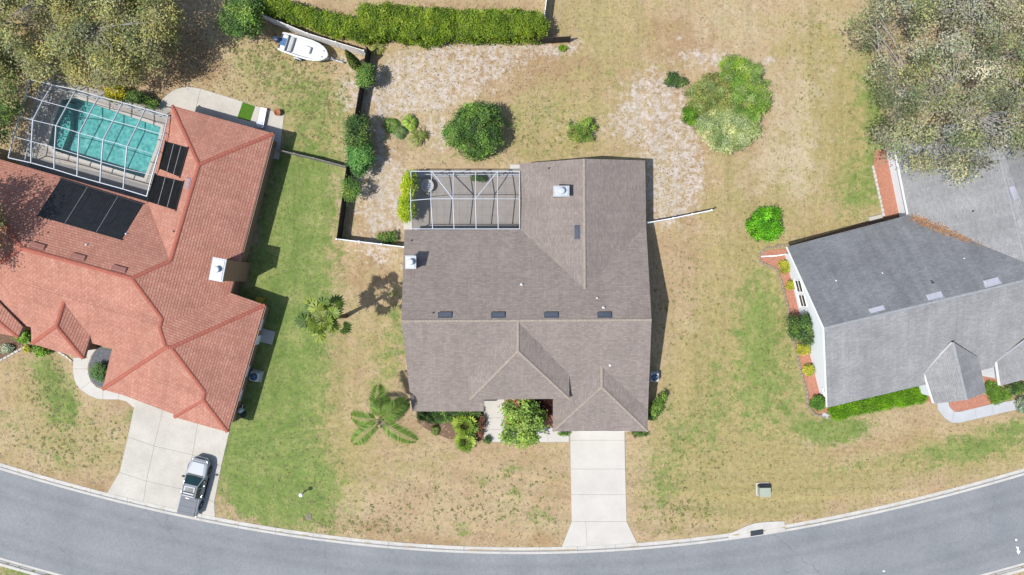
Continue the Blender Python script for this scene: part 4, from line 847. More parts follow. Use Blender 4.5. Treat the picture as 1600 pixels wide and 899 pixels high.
# patio things behind the red house
tag(MB().prism(PZ([(380, 160), (399, 166.5), (391, 190), (371, 184)]), .036, .06).build('turf_mat', TURF), 'rectangle of bright green artificial turf on the patio', 'turf mat')
t = thing('bench', 'white plank bench standing on the back patio', 'bench', P(412, 186)); o = P(412, 186); bd = np.array((math.cos(R(79)), math.sin(R(79)))); bn = np.array((-bd[1], bd[0]))
for k in (-1, 0, 1):
    p = o[:2] + bn * k * .2; MB().bar((*(p - bd * .95), .45), (*(p + bd * .95), .45), .18, .05).build('seat_plank', WHITE, t)
for k in (-1, 1):
    p = o[:2] + bd * k * .75; MB().box((*p, .23), (.08, .5, .40), R(79)).build('leg', WHITE, t)
tag(MB().box(tuple(P(408, 196)[:2]) + (.28,), (.62, .5, .5), TH, .04).build('storage_box', GALV), 'grey box on the patio beside the white bench', 'box')
TERR = M('terracotta', A(206, 128, 92), .8, .1)
t = thing('flower_pot', 'terracotta pot at the outer corner of the back patio', 'pot', P(436, 178)); o = P(436, 178)
MB().lathe(o + (0, 0, .035), [(.2, 0), (.27, .35), (.32, .42), (.32, .5), (.26, .5), (.24, .4)], 18).build('pot', TERR, t, True); MB().lathe(o + (0, 0, .42), [(.25, 0), (.02, .02)], 14).build('soil', MULCHB_AND_SHADE, t)
t = thing('flower_pot', 'terracotta pot between the two front gables of the red house', 'pot', P(41, 514)); o = P(41, 514)
MB().lathe(o, [(.28, 0), (.4, .45), (.46, .52), (.46, .62), (.38, .62), (.34, .5)], 20).build('pot', TERR, t, True); MB().lathe(o + (0, 0, .5), [(.36, 0), (.02, .02)], 14).build('soil', MULCHB_AND_SHADE, t)

# ---------------------------------------------------------------- pickup truck (local: +x forward)
def rr_ring(x, hw, z0, z1, r=.16, n=4):
    pts = []
    for cy, cz, a0 in ((hw - r, z1 - r, 0), (-hw + r, z1 - r, 90), (-hw + r * .6, z0 + r * .6, 180), (hw - r * .6, z0 + r * .6, 270)):
        rr2 = r if cz > (z0 + z1) / 2 else r * .6
        for k in range(n + 1): a = R(a0 + 90 * k / n); pts.append((x, cy + rr2 * math.cos(a), cz + rr2 * math.sin(a)))
    return pts
SILV = M('silver_paint', (.27, .29, .31), .5, .02, 2, 20, metal=.1, bmp=0, coat=.1); TINT = M('tinted_glass', (.012, .035, .036), .04, .02, spec=.7, bmp=0)
TON = M('tonneau_vinyl', (.085, .10, .12), .55, .08, 3, 30); RUB = M('tyre_rubber', (.012, .012, .013), .8, .2); CHR = M('chrome', (.5, .51, .53), .25, .02, metal=1.0, bmp=0); REDL = M('red_lens', (.4, .02, .02), .2, .05, bmp=0); BLK = M('black_plastic', (.015, .015, .017), .5, .1)
TA = math.atan2(90, 22.5)
tk = thing('pickup_truck', 'silver four-door pickup truck with black bed cover on the driveway', 'truck', tuple(P(309.5, 756.5) + (0, 0, .04)), TA)
secs = [(-2.72, .86, .55, .98, .1), (-2.66, .93, .48, 1.12, .12), (-1.6, .96, .42, 1.16, .14), (-.2, .97, .40, 1.16, .14), (1.0, .97, .40, 1.16, .16), (1.5, .96, .40, 1.14, .2), (2.2, .93, .42, 1.08, .24), (2.5, .86, .44, 1.00, .22), (2.68, .72, .5, .92, .18), (2.74, .6, .58, .84, .1)]
MB().loft([rr_ring(*s_) for s_ in secs]).build('body', SILV, tk, True, True)
MB().loft([[(x, y, z) for x, y in r_] for z, r_ in ((1.10, [(-.92, -.88), (1.18, -.88), (1.18, .88), (-.92, .88)]), (1.20, [(-.92, -.9), (1.12, -.9), (1.12, .9), (-.92, .9)]), (1.72, [(-.74, -.70), (.40, -.70), (.40, .70), (-.74, .70)]), (1.80, [(-.64, -.62), (.26, -.62), (.26, .62), (-.64, .62)]))]).build('cab', SILV, tk, False, True)
def pan(name, pts, mat, par=tk): return mk(name, pts, [list(range(len(pts)))], mat, par, local=True)
def lerp3(a, b_, t): return tuple(np.array(a) + (np.array(b_) - np.array(a)) * t)
pan('windscreen', [(1.10, -.80, 1.225), (1.16, 0, 1.225), (1.10, .80, 1.225), (.45, .64, 1.712), (.47, 0, 1.73), (.45, -.64, 1.712)], TINT)
pan('rear_window', [(-.925, .72, 1.25), (-.925, -.72, 1.25), (-.765, -.60, 1.69), (-.765, .60, 1.69)], TINT)
for sy in (1, -1):
    pan('side_window', [(.98, sy * .895, 1.24), (.22, sy * .895, 1.24), (.22, sy * .725, 1.69), (.40, sy * .725, 1.69)], TINT); pan('side_window', [(.14, sy * .895, 1.24), (-.78, sy * .895, 1.24), (-.66, sy * .725, 1.69), (.14, sy * .725, 1.69)], TINT)
    mi = MB().box((.88, sy * 1.06, 1.24), (.16, .22, .2), 0, .03).build('mirror', BLK, tk, False, True)
    MB().bar((.88, sy * .9, 1.2), (.88, sy * 1.0, 1.22), .06, .05).build('mirror_arm', BLK, mi, False, True)
    MB().tube([(.34, sy * .56, 1.83), (.2, sy * .56, 1.87), (-.5, sy * .56, 1.87), (-.62, sy * .56, 1.83)], .022, 6).build('roof_rail', BLK, tk, True, True)
    MB().box((2.5, sy * .64, .86), (.22, .26, .16), -sy * .35, .03).build('headlight', GLASS if False else CHR, tk, False, True); MB().box((-2.70, sy * .80, .86), (.08, .14, .34), 0, .02).build('taillight', REDL, tk, False, True)
    MB().bar((1.0, sy * 1.0, .36), (-.95, sy * 1.0, .36), .14, .05).build('running_board', BLK, tk, False, True)
    for wx in (1.72, -1.72):
        wv = MB(); prof = [(.30, -.13), (.38, -.13), (.40, -.09), (.40, .09), (.38, .13), (.30, .13)]
        wv.loft([[(wx + r_ * math.cos(2 * math.pi * k / 22), sy * .86 + y, .40 + r_ * math.sin(2 * math.pi * k / 22)) for k in range(22)] for r_, y in prof]); wh = wv.build('wheel', RUB, tk, True, True)
        MB().loft([[(wx + r_ * math.cos(2 * math.pi * k / 16), sy * .86 + y * sy, .40 + r_ * math.sin(2 * math.pi * k / 16)) for k in range(16)] for r_, y in ((.27, .10), (.27, .135), (.12, .12), (.05, .14))]).build('rim', CHR, wh, False, True)
        ar = [(wx + .50 * math.cos(a), sy * (.955 + .03), .42 + .48 * math.sin(a)) for a in np.linspace(.1, math.pi - .1, 10)]; MB().tube(ar, .035, 5).build('wheel_arch', BLK, tk, True, True)
MB().box((-1.80, 0, 1.17), (1.72, 1.66, .07), 0, .03).build('bed_cover', TON, tk, False, True)
for sx in (-1.25, -1.85, -2.4): MB().box((sx, 0, 1.206), (.03, 1.6, .012)).build('cover_seam', BLK, tk, False, True)
hd = MB().loft([[(1.28, -.74, 1.13), (1.28, .74, 1.13), (2.45, .62, 1.02), (2.45, -.62, 1.02)], [(1.30, -.70, 1.185), (1.30, .70, 1.185), (2.38, .56, 1.085), (2.38, -.56, 1.085)]]).build('hood', SILV, tk, False, True)
MB().box((1.2, 0, 1.18), (.16, 1.5, .05)).build('cowl', BLK, tk, False, True)
MB().box((-.02, 0, 1.80), (.42, .82, .022), 0, .01).build('sunroof', TINT, tk, False, True)
for sx in (-.28, -.52): MB().bar((sx, -.56, 1.875), (sx, .56, 1.875), .05, .03).build('roof_bar', BLK, tk, False, True)
MB().loft([rr_ring(2.70, .70, .46, .64, .06), rr_ring(2.84, .52, .48, .62, .06)]).build('front_bumper', CHR, tk, True, True); MB().box((-2.80, 0, .55), (.18, 1.7, .2), 0, .04).build('rear_bumper', CHR, tk, False, True)
MB().box((2.72, 0, .80), (.08, .8, .2), 0, .02).build('grille', BLK, tk, False, True)
for sx in (.86, -.1):
    for sy in (1, -1): MB().box((sx - .55, sy * .985, 1.02), (.16, .02, .03)).build('door_handle', CHR, tk, False, True)
MB().box((-.86, 0, 1.74), (.06, .26, .03)).build('brake_light', REDL, tk, False, True)

# ---------------------------------------------------------------- boat on its trailer (local: +x to the bow)
BA = -math.atan2(23.4, 73.4); bo = P(480, 82) + (0, 0, 0)
GEL = M('white_gelcoat', (.52, .53, .53), .3, .03, 2, 15, bmp=0); BLUEC = M('blue_canvas', (.05, .12, .24), .6, .1); SEATG = M('boat_seat_grey', (.34, .34, .33), .6, .1)
tr_ = thing('boat_trailer', 'galvanised boat trailer under the white boat', 'trailer', tuple(bo), BA)
for sy in (1, -1):
    MB().bar((-2.0, sy * .55, .42), (.6, sy * .55, .42), .08, .1).build('frame_rail', GALV, tr_, False, True); MB().bar((.6, sy * .55, .42), (2.6, 0.02 * sy, .42), .08, .1).build('frame_rail', GALV, tr_, False, True)
    wv = MB().loft([[(-.5 + r_ * math.cos(2 * math.pi * k / 18), sy * .98 + y, .30 + r_ * math.sin(2 * math.pi * k / 18)) for k in range(18)] for r_, y in ((.18, -.09), (.29, -.09), (.30, 0), (.29, .09), (.18, .09))]).build('wheel', RUB, tr_, True, True)
    MB().tube([(-.5 + .40 * math.cos(a), sy * 1.0, .30 + .40 * math.sin(a)) for a in np.linspace(.3, 2.84, 9)], .09, 6).build('mudguard', GALV, tr_, True, True)
MB().bar((2.5, 0, .42), (3.75, 0, .42), .09, .1).build('tongue', GALV, tr_, False, True); MB().bar((-.5, -1.0, .3), (-.5, 1.0, .3), .07, .07).build('axle', GALV, tr_, False, True)
MB().lathe((3.35, .16, 0), [(.1, 0), (.1, .04), (.03, .06), (.03, .75)], 10).build('jack', GALV, tr_, False, True); MB().bar((2.95, 0, .45), (2.75, 0, 1.0), .08, .08).build('winch_post', GALV, tr_, False, True)
bt = thing('boat', 'white open motorboat with blue-covered outboard on its trailer', 'boat', tuple(bo + (0, 0, .0)), BA)
prof = [(-2.35, .86), (-2.0, .92), (-1.2, .97), (-.3, .99), (.6, .97), (1.3, .88), (1.8, .70), (2.15, .46), (2.36, .2), (2.42, .04)]
rings = [[(x, -w, 1.12 + .10 * (x + 2.35) / 4.8), (x, -w * .93, .82), (x, -w * .55, .58), (x, 0, .50 + max(0, x - 1.2) ** 2 * .25), (x, w * .55, .58 + max(0, x - 1.5) * .05), (x, w * .93, .82), (x, w, 1.12 + .10 * (x + 2.35) / 4.8)] for x, w in prof]
hu = MB().loft(rings, cap=False, close=False).add(rings[0], [[0, 1, 2, 3, 4, 5, 6]]).build('hull', GEL, bt, True, True)
zt = lambda x: 1.12 + .10 * (x + 2.35) / 4.8
up = [(x, w) for x, w in prof]; V = []; F = []
for x, w in up:
    i = max(.0, w - .16) if x < 1.75 else w * .6; V += [(x, -w, zt(x) + .005), (x, -i, zt(x) + .02), (x, i, zt(x) + .02), (x, w, zt(x) + .005)]
for k in range(len(up) - 1):
    c = k * 4; F += [[c, c + 4, c + 5, c + 1], [c + 2, c + 6, c + 7, c + 3]]
    if up[k][0] >= 1.2: F.append([c + 1, c + 5, c + 6, c + 2])
mk('gunwale', V, F, GEL, bt, local=True)
fl = [(x, max(.05, w - .18)) for x, w in prof if x < 1.9]
mk('deck', [(x, -w, .82) for x, w in fl] + [(x, w, .82) for x, w in fl], [[k, k + 1, len(fl) + k + 1, len(fl) + k] for k in range(len(fl) - 1)], GEL, bt, local=True)
MB().box((-1.25, 0, .98), (.3, 1.35, .3), 0, .04).build('seat', SEATG, bt, False, True); MB().box((-1.95, 0, 1.09), (.5, 1.5, .16), 0, .05).build('stern_deck', GEL, bt, False, True)
MB().box((.3, 0, .98), (.7, .62, .3), 0, .05).build('casting_box', GEL, bt, False, True); MB().box((1.5, 0, 1.2), (.45, .6, .06), 0, .05).build('hatch', GEL, bt, False, True)
MB().loft([[(x, y, z) for x, y in ((-2.32, -.36), (-1.75, -.36), (-1.75, .36), (-2.32, .36))] for z in (1.14, 1.19)]).build('motor_well_cover', BLUEC, bt, False, True)
ob = MB().loft([[(-2.62 + a * .34, b_ * .26, z) for a, b_ in [(math.cos(t_), math.sin(t_)) for t_ in np.linspace(0, 2 * math.pi, 14, endpoint=False)]] for z in (.95, 1.25, 1.45, 1.55)] + [[(-2.62 + a * .2, b_ * .14, 1.6) for a, b_ in [(math.cos(t_), math.sin(t_)) for t_ in np.linspace(0, 2 * math.pi, 14, endpoint=False)]]]).build('outboard_cowl', M('navy_cowl', (.03, .045, .09), .35, .1), bt, True, True)
MB().box((-2.66, 0, .65), (.2, .14, .7), 0, .03).build('outboard_leg', DARKM, ob, False, True)
for sy in (1, -1): MB().lathe((1.95, sy * .3, zt(1.95) + .02), [(.04, 0), (.04, .06), (.06, .07), (.06, .09)], 8).build('cleat', CHR, bt, False, True)
# ---------------------------------------------------------------- vegetation
def leaves(name, C, size, cols, parent, up=.6, aspect=.55, mat=None, seed=1, fold=.12):
    g = np.random.default_rng(seed); N = len(C)
    nrm = g.normal(size=(N, 3)); nrm /= np.linalg.norm(nrm, axis=1)[:, None]; nrm[:, 2] = np.abs(nrm[:, 2]) + up; nrm /= np.linalg.norm(nrm, axis=1)[:, None]
    t = g.normal(size=(N, 3)); t -= (t * nrm).sum(1)[:, None] * nrm; t /= np.linalg.norm(t, axis=1)[:, None] + 1e-9; b_ = np.cross(nrm, t)
    s = np.broadcast_to(np.asarray(size, float), (N,))[:, None]
    V = np.stack([C - t * s * .5, C + b_ * s * aspect * .5 + nrm * s * fold, C + t * s * .5, C - b_ * s * aspect * .5 + nrm * s * fold], 1).reshape(-1, 3)
    off = ORG.get(parent.name, np.zeros(3)) if parent is not None else np.zeros(3)
    return quads(name, V - off, np.repeat(cols, 4, axis=0), parent, mat or LEAF)
def quads(name, V, cols, parent, mat):
    N = len(V) // 4; me = bpy.data.meshes.new(name); me.vertices.add(4 * N); me.loops.add(4 * N); me.polygons.add(N)
    me.vertices.foreach_set('co', V.astype(np.float32).ravel()); me.loops.foreach_set('vertex_index', np.arange(4 * N, dtype=np.int32))
    me.polygons.foreach_set('loop_start', np.arange(0, 4 * N, 4, dtype=np.int32))
    me.update(calc_edges=True)
    a = me.attributes.new('col', 'FLOAT_COLOR', 'POINT'); a.data.foreach_set('color', np.concatenate([np.clip(cols, 0, 1), np.ones((len(cols), 1))], 1).astype(np.float32).ravel())
    me.materials.append(mat); o = link(name, me, parent); ORG[o.name] = np.zeros(3) if parent is None else ORG.get(parent.name, np.zeros(3)); return o
def pal(*rgb, f=1.9): return [A(*c, f) for c in rgb]
def ell(cx, cy, rx, ry, t=0, n=22, wob=.10, seed=0):
    g = np.random.default_rng(int(cx * 7 + cy + seed)); ph = g.uniform(0, 6.28, 4); out = []
    for k in range(n):
        a = 2 * math.pi * k / n; w = 1 + wob * (math.sin(3 * a + ph[0]) * .6 + math.sin(5 * a + ph[1]) * .5 + math.sin(2 * a + ph[2]) * .5); x, y = rx * w * math.cos(a), ry * w * math.sin(a); c_, s_ = math.cos(R(t)), math.sin(R(t)); out.append((cx + x * c_ - y * s_, cy + x * s_ + y * c_))
    return out
SEED = [100]
def plant(name, label, cat, outline, zlo, zhi, clumps, per, crad, leaf, palette, group=None, trunk=0.0, bark=None, limbs=5, twigs=0.4, edge=None, up=1.0, aspect=.55, depth=.4, gap=0.0, flat=.6, jit=.15, parent=None, tone=.25, stem_h=.55, lump=0.0, drop=0.0):
    SEED[0] += 1; g = np.random.default_rng(SEED[0]); o = np.array(outline, float); lo, hi = o.min(0), o.max(0)
    pts = []
    while len(pts) < clumps:
        q = g.uniform(lo, hi, (clumps * 3, 2)); q = q[inside(outline, q[:, 0], q[:, 1])]; pts += list(q)
        if gap:
            ph = g.uniform(0, 6.28, 6) if len(pts) == len(q) else ph
            def hole(q): return (np.sin(q[0] / 9 + ph[0]) + np.sin(q[1] / 8 + ph[1]) + np.sin((q[0] + q[1]) / 12 + ph[2]) + np.sin((q[0] - q[1]) / 10 + ph[3])) / 4
            pts = [p for p in pts if hole(p) > -1 + gap * 1.2 or g.random() < .25]
    q = np.array(pts[:clumps]); d = dist_poly([tuple(p) for p in outline], q[:, 0], q[:, 1]); dm = edge or max(d.max(), 1e-3)
    e = np.clip(d / dm, 0, 1); h = zlo + (zhi - zlo) * np.sqrt(np.clip(1 - (1 - e) ** 2, 0, 1))
    z = h - (h - zlo * .6) * depth * g.beta(1, 2.2, clumps) + g.normal(0, crad * .3, clumps)
    if lump:
        pl_h = g.uniform(0, 6.28, 6); qx, qy = q[:, 0] / S, q[:, 1] / S; z = z + lump * (np.sin(qx * 1.3 + pl_h[0]) + np.sin(qy * 1.5 + pl_h[1]) + np.sin((qx + qy) * .9 + pl_h[2]) + np.sin((qx - qy) * 1.1 + pl_h[3])) / 2
    z = np.maximum(z, .12)
    C = np.array([P(a, b_, c_) for (a, b_), c_ in zip(q, z)])
    if drop:
        dm_ = g.random(clumps) < drop; C[dm_, 2] *= g.uniform(.1, .85, dm_.sum())
    pc = np.array(palette)[g.integers(0, len(palette), clumps)] * (1 + g.normal(0, tone, (clumps, 1)))
    fr_ = 2.2 / max(crad, .2); ph_ = g.uniform(0, 6.28, 6); lowf = (np.sin(C[:, 0] * fr_ * .5 + ph_[0]) + np.sin(C[:, 1] * fr_ * .55 + ph_[1]) + np.sin((C[:, 0] + C[:, 1]) * fr_ * .3 + ph_[2])) / 3; pc = pc * (1 + .22 * lowf[:, None]) * (1 + np.stack([.10 * lowf, 0 * lowf, -.10 * lowf], 1))
    L = np.repeat(C, per, axis=0) + g.normal(size=(clumps * per, 3)) * crad * (1, 1, flat) * .6
    L[:, 2] = np.maximum(L[:, 2], .03)
    cl = np.repeat(pc, per, axis=0) * (1 + g.normal(0, jit, (clumps * per, 1))) * (1 + g.normal(0, .06, (clumps * per, 3))); cl = np.clip(cl, .006, 1)
    cx, cy = C[:, :2].mean(0); t = parent or thing(name, label, cat, (cx, cy, 0), 0, group)
    lf = leaves('crown' if trunk else 'foliage', L, leaf * (1 + g.uniform(-.35, .35, len(L))), cl, t, up, aspect, seed=SEED[0])
    # trunk, limbs and twigs
    mb = MB(); base = np.array((cx, cy, -.1)); br = bark or BARKB
    if trunk:
        fork = np.array((cx + g.normal(0, .2), cy + g.normal(0, .2), zhi * stem_h * .6)); mb.tube([base, base * .5 + fork * .5 + (g.normal(0, .1), g.normal(0, .1), 0), fork], [trunk * 1.25, trunk, trunk * .85], 8)
    else: fork = base + (0, 0, .1)
    idx = g.choice(clumps, min(limbs, clumps), replace=False); anch = []
    for i in idx:
        a = C[i] * (.62, .62, .78) + fork * (.38, .38, .22); mid_ = (fork + a) / 2 + g.normal(0, .12 * np.linalg.norm(a - fork), 3)
        r0 = trunk * .6 if trunk else max(.015, crad * .07); mb.tube([fork, mid_, a], [r0 * .8, r0 * .5, r0 * .25], 5, False); anch.append(a)
    anch = np.array(anch)
    for i in g.choice(clumps, int(clumps * twigs), replace=False):
        a = anch[np.argmin(np.linalg.norm(anch - C[i], axis=1))]; r0 = trunk * .13 if trunk else max(.008, crad * .035); e_ = C[i] + (0, 0, crad * .25); m_ = (a + e_) / 2 + g.normal(0, .09 * np.linalg.norm(e_ - a), 3); mb.tube([a, m_, e_], [r0, r0 * .7, r0 * .3], 4, False)
    if mb.V: mb.build('trunk' if trunk else 'stems', br, t)
    return t
OAK = pal((150, 150, 92), (140, 144, 90), (124, 130, 82), (156, 154, 104), (150, 148, 116), (114, 122, 74), (164, 158, 92), f=2.0)
OAKG = pal((156, 154, 120), (148, 148, 122), (162, 160, 138), (126, 132, 94), (146, 148, 100), (156, 152, 122), (112, 122, 78), (136, 142, 96), f=2.05)
DARKG = pal((84, 112, 58), (70, 98, 52), (104, 128, 64), (60, 86, 48)); MIDG = pal((108, 142, 62), (90, 124, 54), (128, 154, 74), (78, 110, 50))
BRIG = pal((142, 172, 44), (124, 156, 36), (160, 186, 62), (106, 138, 34)); HEDG = pal((124, 148, 38), (110, 134, 34), (140, 160, 52), (94, 120, 34), f=1.75); YELG = pal((168, 186, 34), (184, 196, 48), (146, 170, 32))
PALE = pal((190, 202, 140), (204, 212, 156), (168, 186, 116), (150, 172, 98), f=1.55); OLIV = pal((150, 156, 84), (132, 142, 74), (168, 168, 96), (110, 124, 62)); YEL = pal((196, 196, 66), (208, 206, 84), (176, 182, 66), f=1.5)
DRED = pal((92, 44, 46), (70, 34, 40), (112, 60, 50)); GREY = pal((150, 164, 140), (170, 180, 156), (128, 146, 118)); TROP = pal((120, 156, 60), (148, 178, 72), (96, 132, 50))

plant('oak_tree', 'huge olive spreading oak overhanging the left end of the pool enclosure', 'tree',
      [(-120, -60), (60, -70), (200, -50), (268, -10), (280, 30), (272, 70), (250, 100), (224, 120), (205, 124), (170, 132), (130, 126), (95, 128), (60, 126), (40, 112), (10, 90), (-60, 110), (-130, 60)], 3.2, 7.2, 560, 105, .72, .2, OAK, 'spreading oaks', .55, BARK, 9, .45, edge=60, gap=.7, depth=.6, lump=.6, jit=.09)
plant('oak_tree', 'dark green oak at the left edge beside the pool enclosure', 'tree', [(-60, 70), (0, 84), (30, 96), (38, 130), (34, 168), (14, 200), (0, 240), (-60, 250), (-100, 160)], 2.2, 5.0, 120, 90, .7, .2, DARKG + OAK[:2], 'spreading oaks', .3, BARK, 6, .4, edge=40, gap=.3)
plant('oak_tree', 'large grey-green oak covering the upper right corner and grey roof', 'tree',
      [(1322, 75), (1330, 20), (1360, -40), (1480, -80), (1640, -80), (1720, 60), (1690, 220), (1610, 250), (1560, 232), (1540, 262), (1500, 280), (1460, 272), (1420, 262), (1370, 250), (1362, 215), (1385, 180), (1360, 140), (1372, 92), (1405, 62), (1360, 58), (1345, 88)], 5.6, 9.5, 560, 105, .7, .19, OAKG, 'spreading oaks', .36, BARK, 8, .7, edge=60, gap=.72, depth=.65, lump=.7, tone=.26, jit=.09)
plant('oak_tree', 'sparse oak mostly beyond the left edge, shading the red roof', 'tree', [(-150, 320), (-90, 285), (-40, 290), (-8, 318), (-2, 350), (-10, 385), (-30, 420), (-90, 440), (-150, 400)], 6.0, 9.5, 130, 70, .7, .2, OAK, 'spreading oaks', .3, BARK, 7, .5, edge=50, gap=.45)
plant('tree', 'rounded green tree at the left end of the long hedge', 'tree', ell(379, 25, 33, 32), 1.0, 4.6, 150, 90, .45, .17, MIDG + DARKG, None, .16, None, 6, .3)
plant('citrus_tree', 'big round dense green tree alone in the sandy back yard', 'tree', ell(742, 204, 41, 40, 0, 22, .12), .9, 3.9, 230, 85, .4, .16, MIDG + DARKG[:2] + TROP[:1], None, .14, None, 7, .25, edge=34, tone=.28, gap=.25, lump=.3)
plant('tree', 'leafy light green tree over the front walk of the brown house', 'tree', ell(818, 660, 39, 33, 10, 22, .2), 2.0, 4.2, 84, 48, .4, .24, pal((130, 158, 66), (150, 174, 84), (108, 138, 56), (140, 166, 84)), None, .10, None, 7, .6, gap=.4, depth=.6)
plant('shrub', 'dark red-leaved shrub in the mulch bed under the front tree', 'shrub', ell(838, 638, 26, 20), .3, 1.2, 40, 50, .28, .2, DRED, 'shrubs round the houses', edge=12)
plant('tree', 'dark green tree leaning over the wooden fence', 'tree', ell(556, 205, 19, 21), 1.6, 3.8, 70, 80, .4, .15, DARKG + MIDG[:1], 'trees along the wooden fence', .1, None, 5, .3)
plant('shrub', 'bright green bush just below the dark tree on the fence', 'shrub', ell(562, 246, 17, 27, -5), .9, 3.0, 80, 80, .36, .15, pal((96, 142, 70), (112, 158, 82), (80, 122, 60)), 'trees along the wooden fence')
plant('tree', 'thin airy sapling on the fence below the bright green bush', 'tree', ell(548, 297, 13, 17), 1.2, 2.8, 34, 45, .34, .14, MIDG, 'trees along the wooden fence', .05, None, 4, .6, gap=.2)
plant('tree', 'small tree straddling the fence below the cypress', 'tree', ell(571, 118, 12, 17), 1.4, 3.0, 46, 55, .34, .15, MIDG, 'trees along the wooden fence', .06, None, 4, .6, gap=.2)
plant('shrub', 'airy yellow-green shrub by itself right of the round tree', 'shrub', ell(909, 205, 21, 19, 0, 22, .2), .2, 1.4, 60, 45, .28, .14, TROP + OLIV[:2], 'shrubs in the back yard', gap=.25, twigs=.6)
plant('shrub', 'small dark spiky shrub left of the shrub island', 'shrub', ell(1056, 127, 15, 12, 0, 22, .25), .15, 1.0, 40, 45, .2, .14, DARKG, 'shrubs in the back yard')
plant('shrub', 'pale variegated shrub filling the bottom of the island', 'shrub', ell(1136, 201, 49, 33, 0, 22, .08), .5, 1.7, 240, 90, .34, .13, PALE, 'shrubs of the island', edge=16, tone=.14)
plant('shrub', 'mixed green shrub on the right side of the island', 'shrub', ell(1172, 148, 32, 45, 8, 22, .08), .5, 2.0, 160, 90, .34, .13, MIDG[:1] + TROP + PALE[2:], 'shrubs of the island', edge=16, tone=.18)
plant('shrub', 'olive brown shrub on the left side of the island', 'shrub', ell(1113, 150, 40, 31, -20, 22, .08), .4, 1.7, 150, 85, .34, .13, OLIV + PALE[2:], 'shrubs of the island', edge=16, tone=.18)
plant('shrub', 'bluish and lime shrub at the top of the island', 'shrub', ell(1152, 113, 29, 22, 0, 22, .1), .4, 1.8, 110, 85, .34, .13, BRIG[:1] + MIDG[:1] + TROP[:1] + PALE[2:], 'shrubs of the island', edge=14, tone=.18)
plant('shrub', 'small bright green round bush at the island left corner', 'shrub', ell(1081, 181, 14, 14), .2, 1.3, 50, 80, .24, .13, pal((96, 138, 40), (84, 122, 34), (112, 154, 50)), 'shrubs of the island')
plant('shrub', 'vivid green round bush on the lawn near the grey house corner', 'shrub', ell(1196, 352, 26, 26, 0, 22, .12), .3, 1.9, 130, 80, .3, .14, pal((98, 168, 24), (84, 150, 22), (118, 184, 40), (60, 112, 20)), None, edge=20, tone=.3, gap=.2, lump=.15)
for lab, e_ in (('yellow-green shrub at the top corner of the smaller enclosure', (640, 289, 9, 18)), ('yellow-green shrub beside the smaller enclosure, just above the white pad', (636, 325, 11, 18))):
    plant('shrub', lab, 'shrub', ell(*e_, 0, 22, .1), .8, 3.0, 90, 70, .28, .15, YELG + BRIG[:1], 'yellow-green shrubs', tone=.15)
# hedges
plant('hedge', 'slanting bright green hedge above the boat', 'hedge', [(400, 0), (440, 2), (500, 22), (566, 32), (570, 62), (520, 48), (470, 32), (425, 19), (400, 8)], 1.5, 2.6, 460, 100, .32, .17, HEDG, 'clipped hedge sections', edge=9, tone=.15, drop=.35)
plant('hedge', 'clipped hedge section in the middle, taller and wider', 'hedge', [(562, 10), (600, 9), (650, 15), (712, 20), (712, 57), (660, 60), (610, 55), (566, 56)], 1.7, 2.8, 640, 100, .34, .17, HEDG, 'clipped hedge sections', edge=9, tone=.15, drop=.35)
plant('hedge', 'clipped hedge section at the right, ending by the white fence', 'hedge', [(716, 21), (760, 21), (800, 20), (845, 23), (852, 38), (850, 52), (800, 55), (740, 56), (716, 57)], 1.7, 2.8, 580, 100, .34, .17, HEDG, 'clipped hedge sections', edge=9, tone=.15, drop=.35)
plant('hedge', 'low dark hedge under the front eave of the brown house', 'hedge', [(652, 640), (752, 638), (752, 656), (700, 658), (655, 657)], .3, .9, 120, 70, .24, .13, MIDG + DARKG, None, edge=5)
plant('hedge', 'flat-topped vivid green hedge along the grey house front', 'hedge', [(1296, 636), (1443, 602), (1445, 626), (1372, 640), (1302, 655)], .3, .75, 480, 90, .26, .10, pal((104, 150, 18), (92, 136, 16), (118, 164, 28)), None, edge=3, tone=.06, jit=.14)
plant('shrub', 'upright green shrub at the brown house garage corner', 'shrub', ell(1026, 636, 8, 23, 32), .3, 1.5, 50, 70, .24, .13, MIDG + BRIG[:1], 'shrubs round the houses')
plant('shrub', 'tiny green clump at the brown house driveway corner', 'shrub', ell(881, 678, 8, 3), .1, .4, 14, 40, .14, .1, MIDG, 'shrubs round the houses'); plant('shrub', 'low green clump right of the brown house garage', 'shrub', ell(1000, 678, 12, 4), .1, .5, 18, 40, .16, .1, MIDG, 'shrubs round the houses')
plant('shrub', 'little dark round shrub at the front walk corner', 'shrub', ell(761, 688, 4.5, 4.5), .1, .6, 16, 50, .16, .1, DARKG, 'shrubs round the houses')
plant('shrub', 'reddish brown shrub beside the front walk', 'shrub', ell(750, 665, 7, 16), .2, .9, 26, 45, .2, .13, pal((120, 76, 66), (140, 96, 76), (96, 74, 56)), 'shrubs round the houses')
plant('tree', 'small dark tree against the white wall of the grey house', 'tree', ell(1255, 512, 20, 24, 0, 22, .2), .9, 3.2, 80, 65, .36, .15, DARKG + MIDG[:1], None, .06, None, 5, .5, gap=.2)
for lab, e_ in (('yellow flowering shrub nearest the downspout of the white wall', (1226, 417, 7.5, 8)), ('smallest yellow shrub, under the white wall windows', (1236, 446, 4.5, 5)), ('yellow shrub just below the small dark tree', (1257, 546, 10, 9)), ('yellow shrub between the red mulch and lower white wall', (1265, 578, 8, 7))):
    plant('shrub', lab, 'shrub', ell(*e_), .15, .7, 30, 60, .2, .12, YEL, 'yellow shrubs along the white wall', tone=.1)
plant('shrub', 'round green shrub at the lower corner of the grey house bed', 'shrub', ell(1279, 630, 11, 9), .2, .9, 40, 60, .22, .12, pal((104, 146, 60), (88, 128, 50)), 'shrubs round the houses')
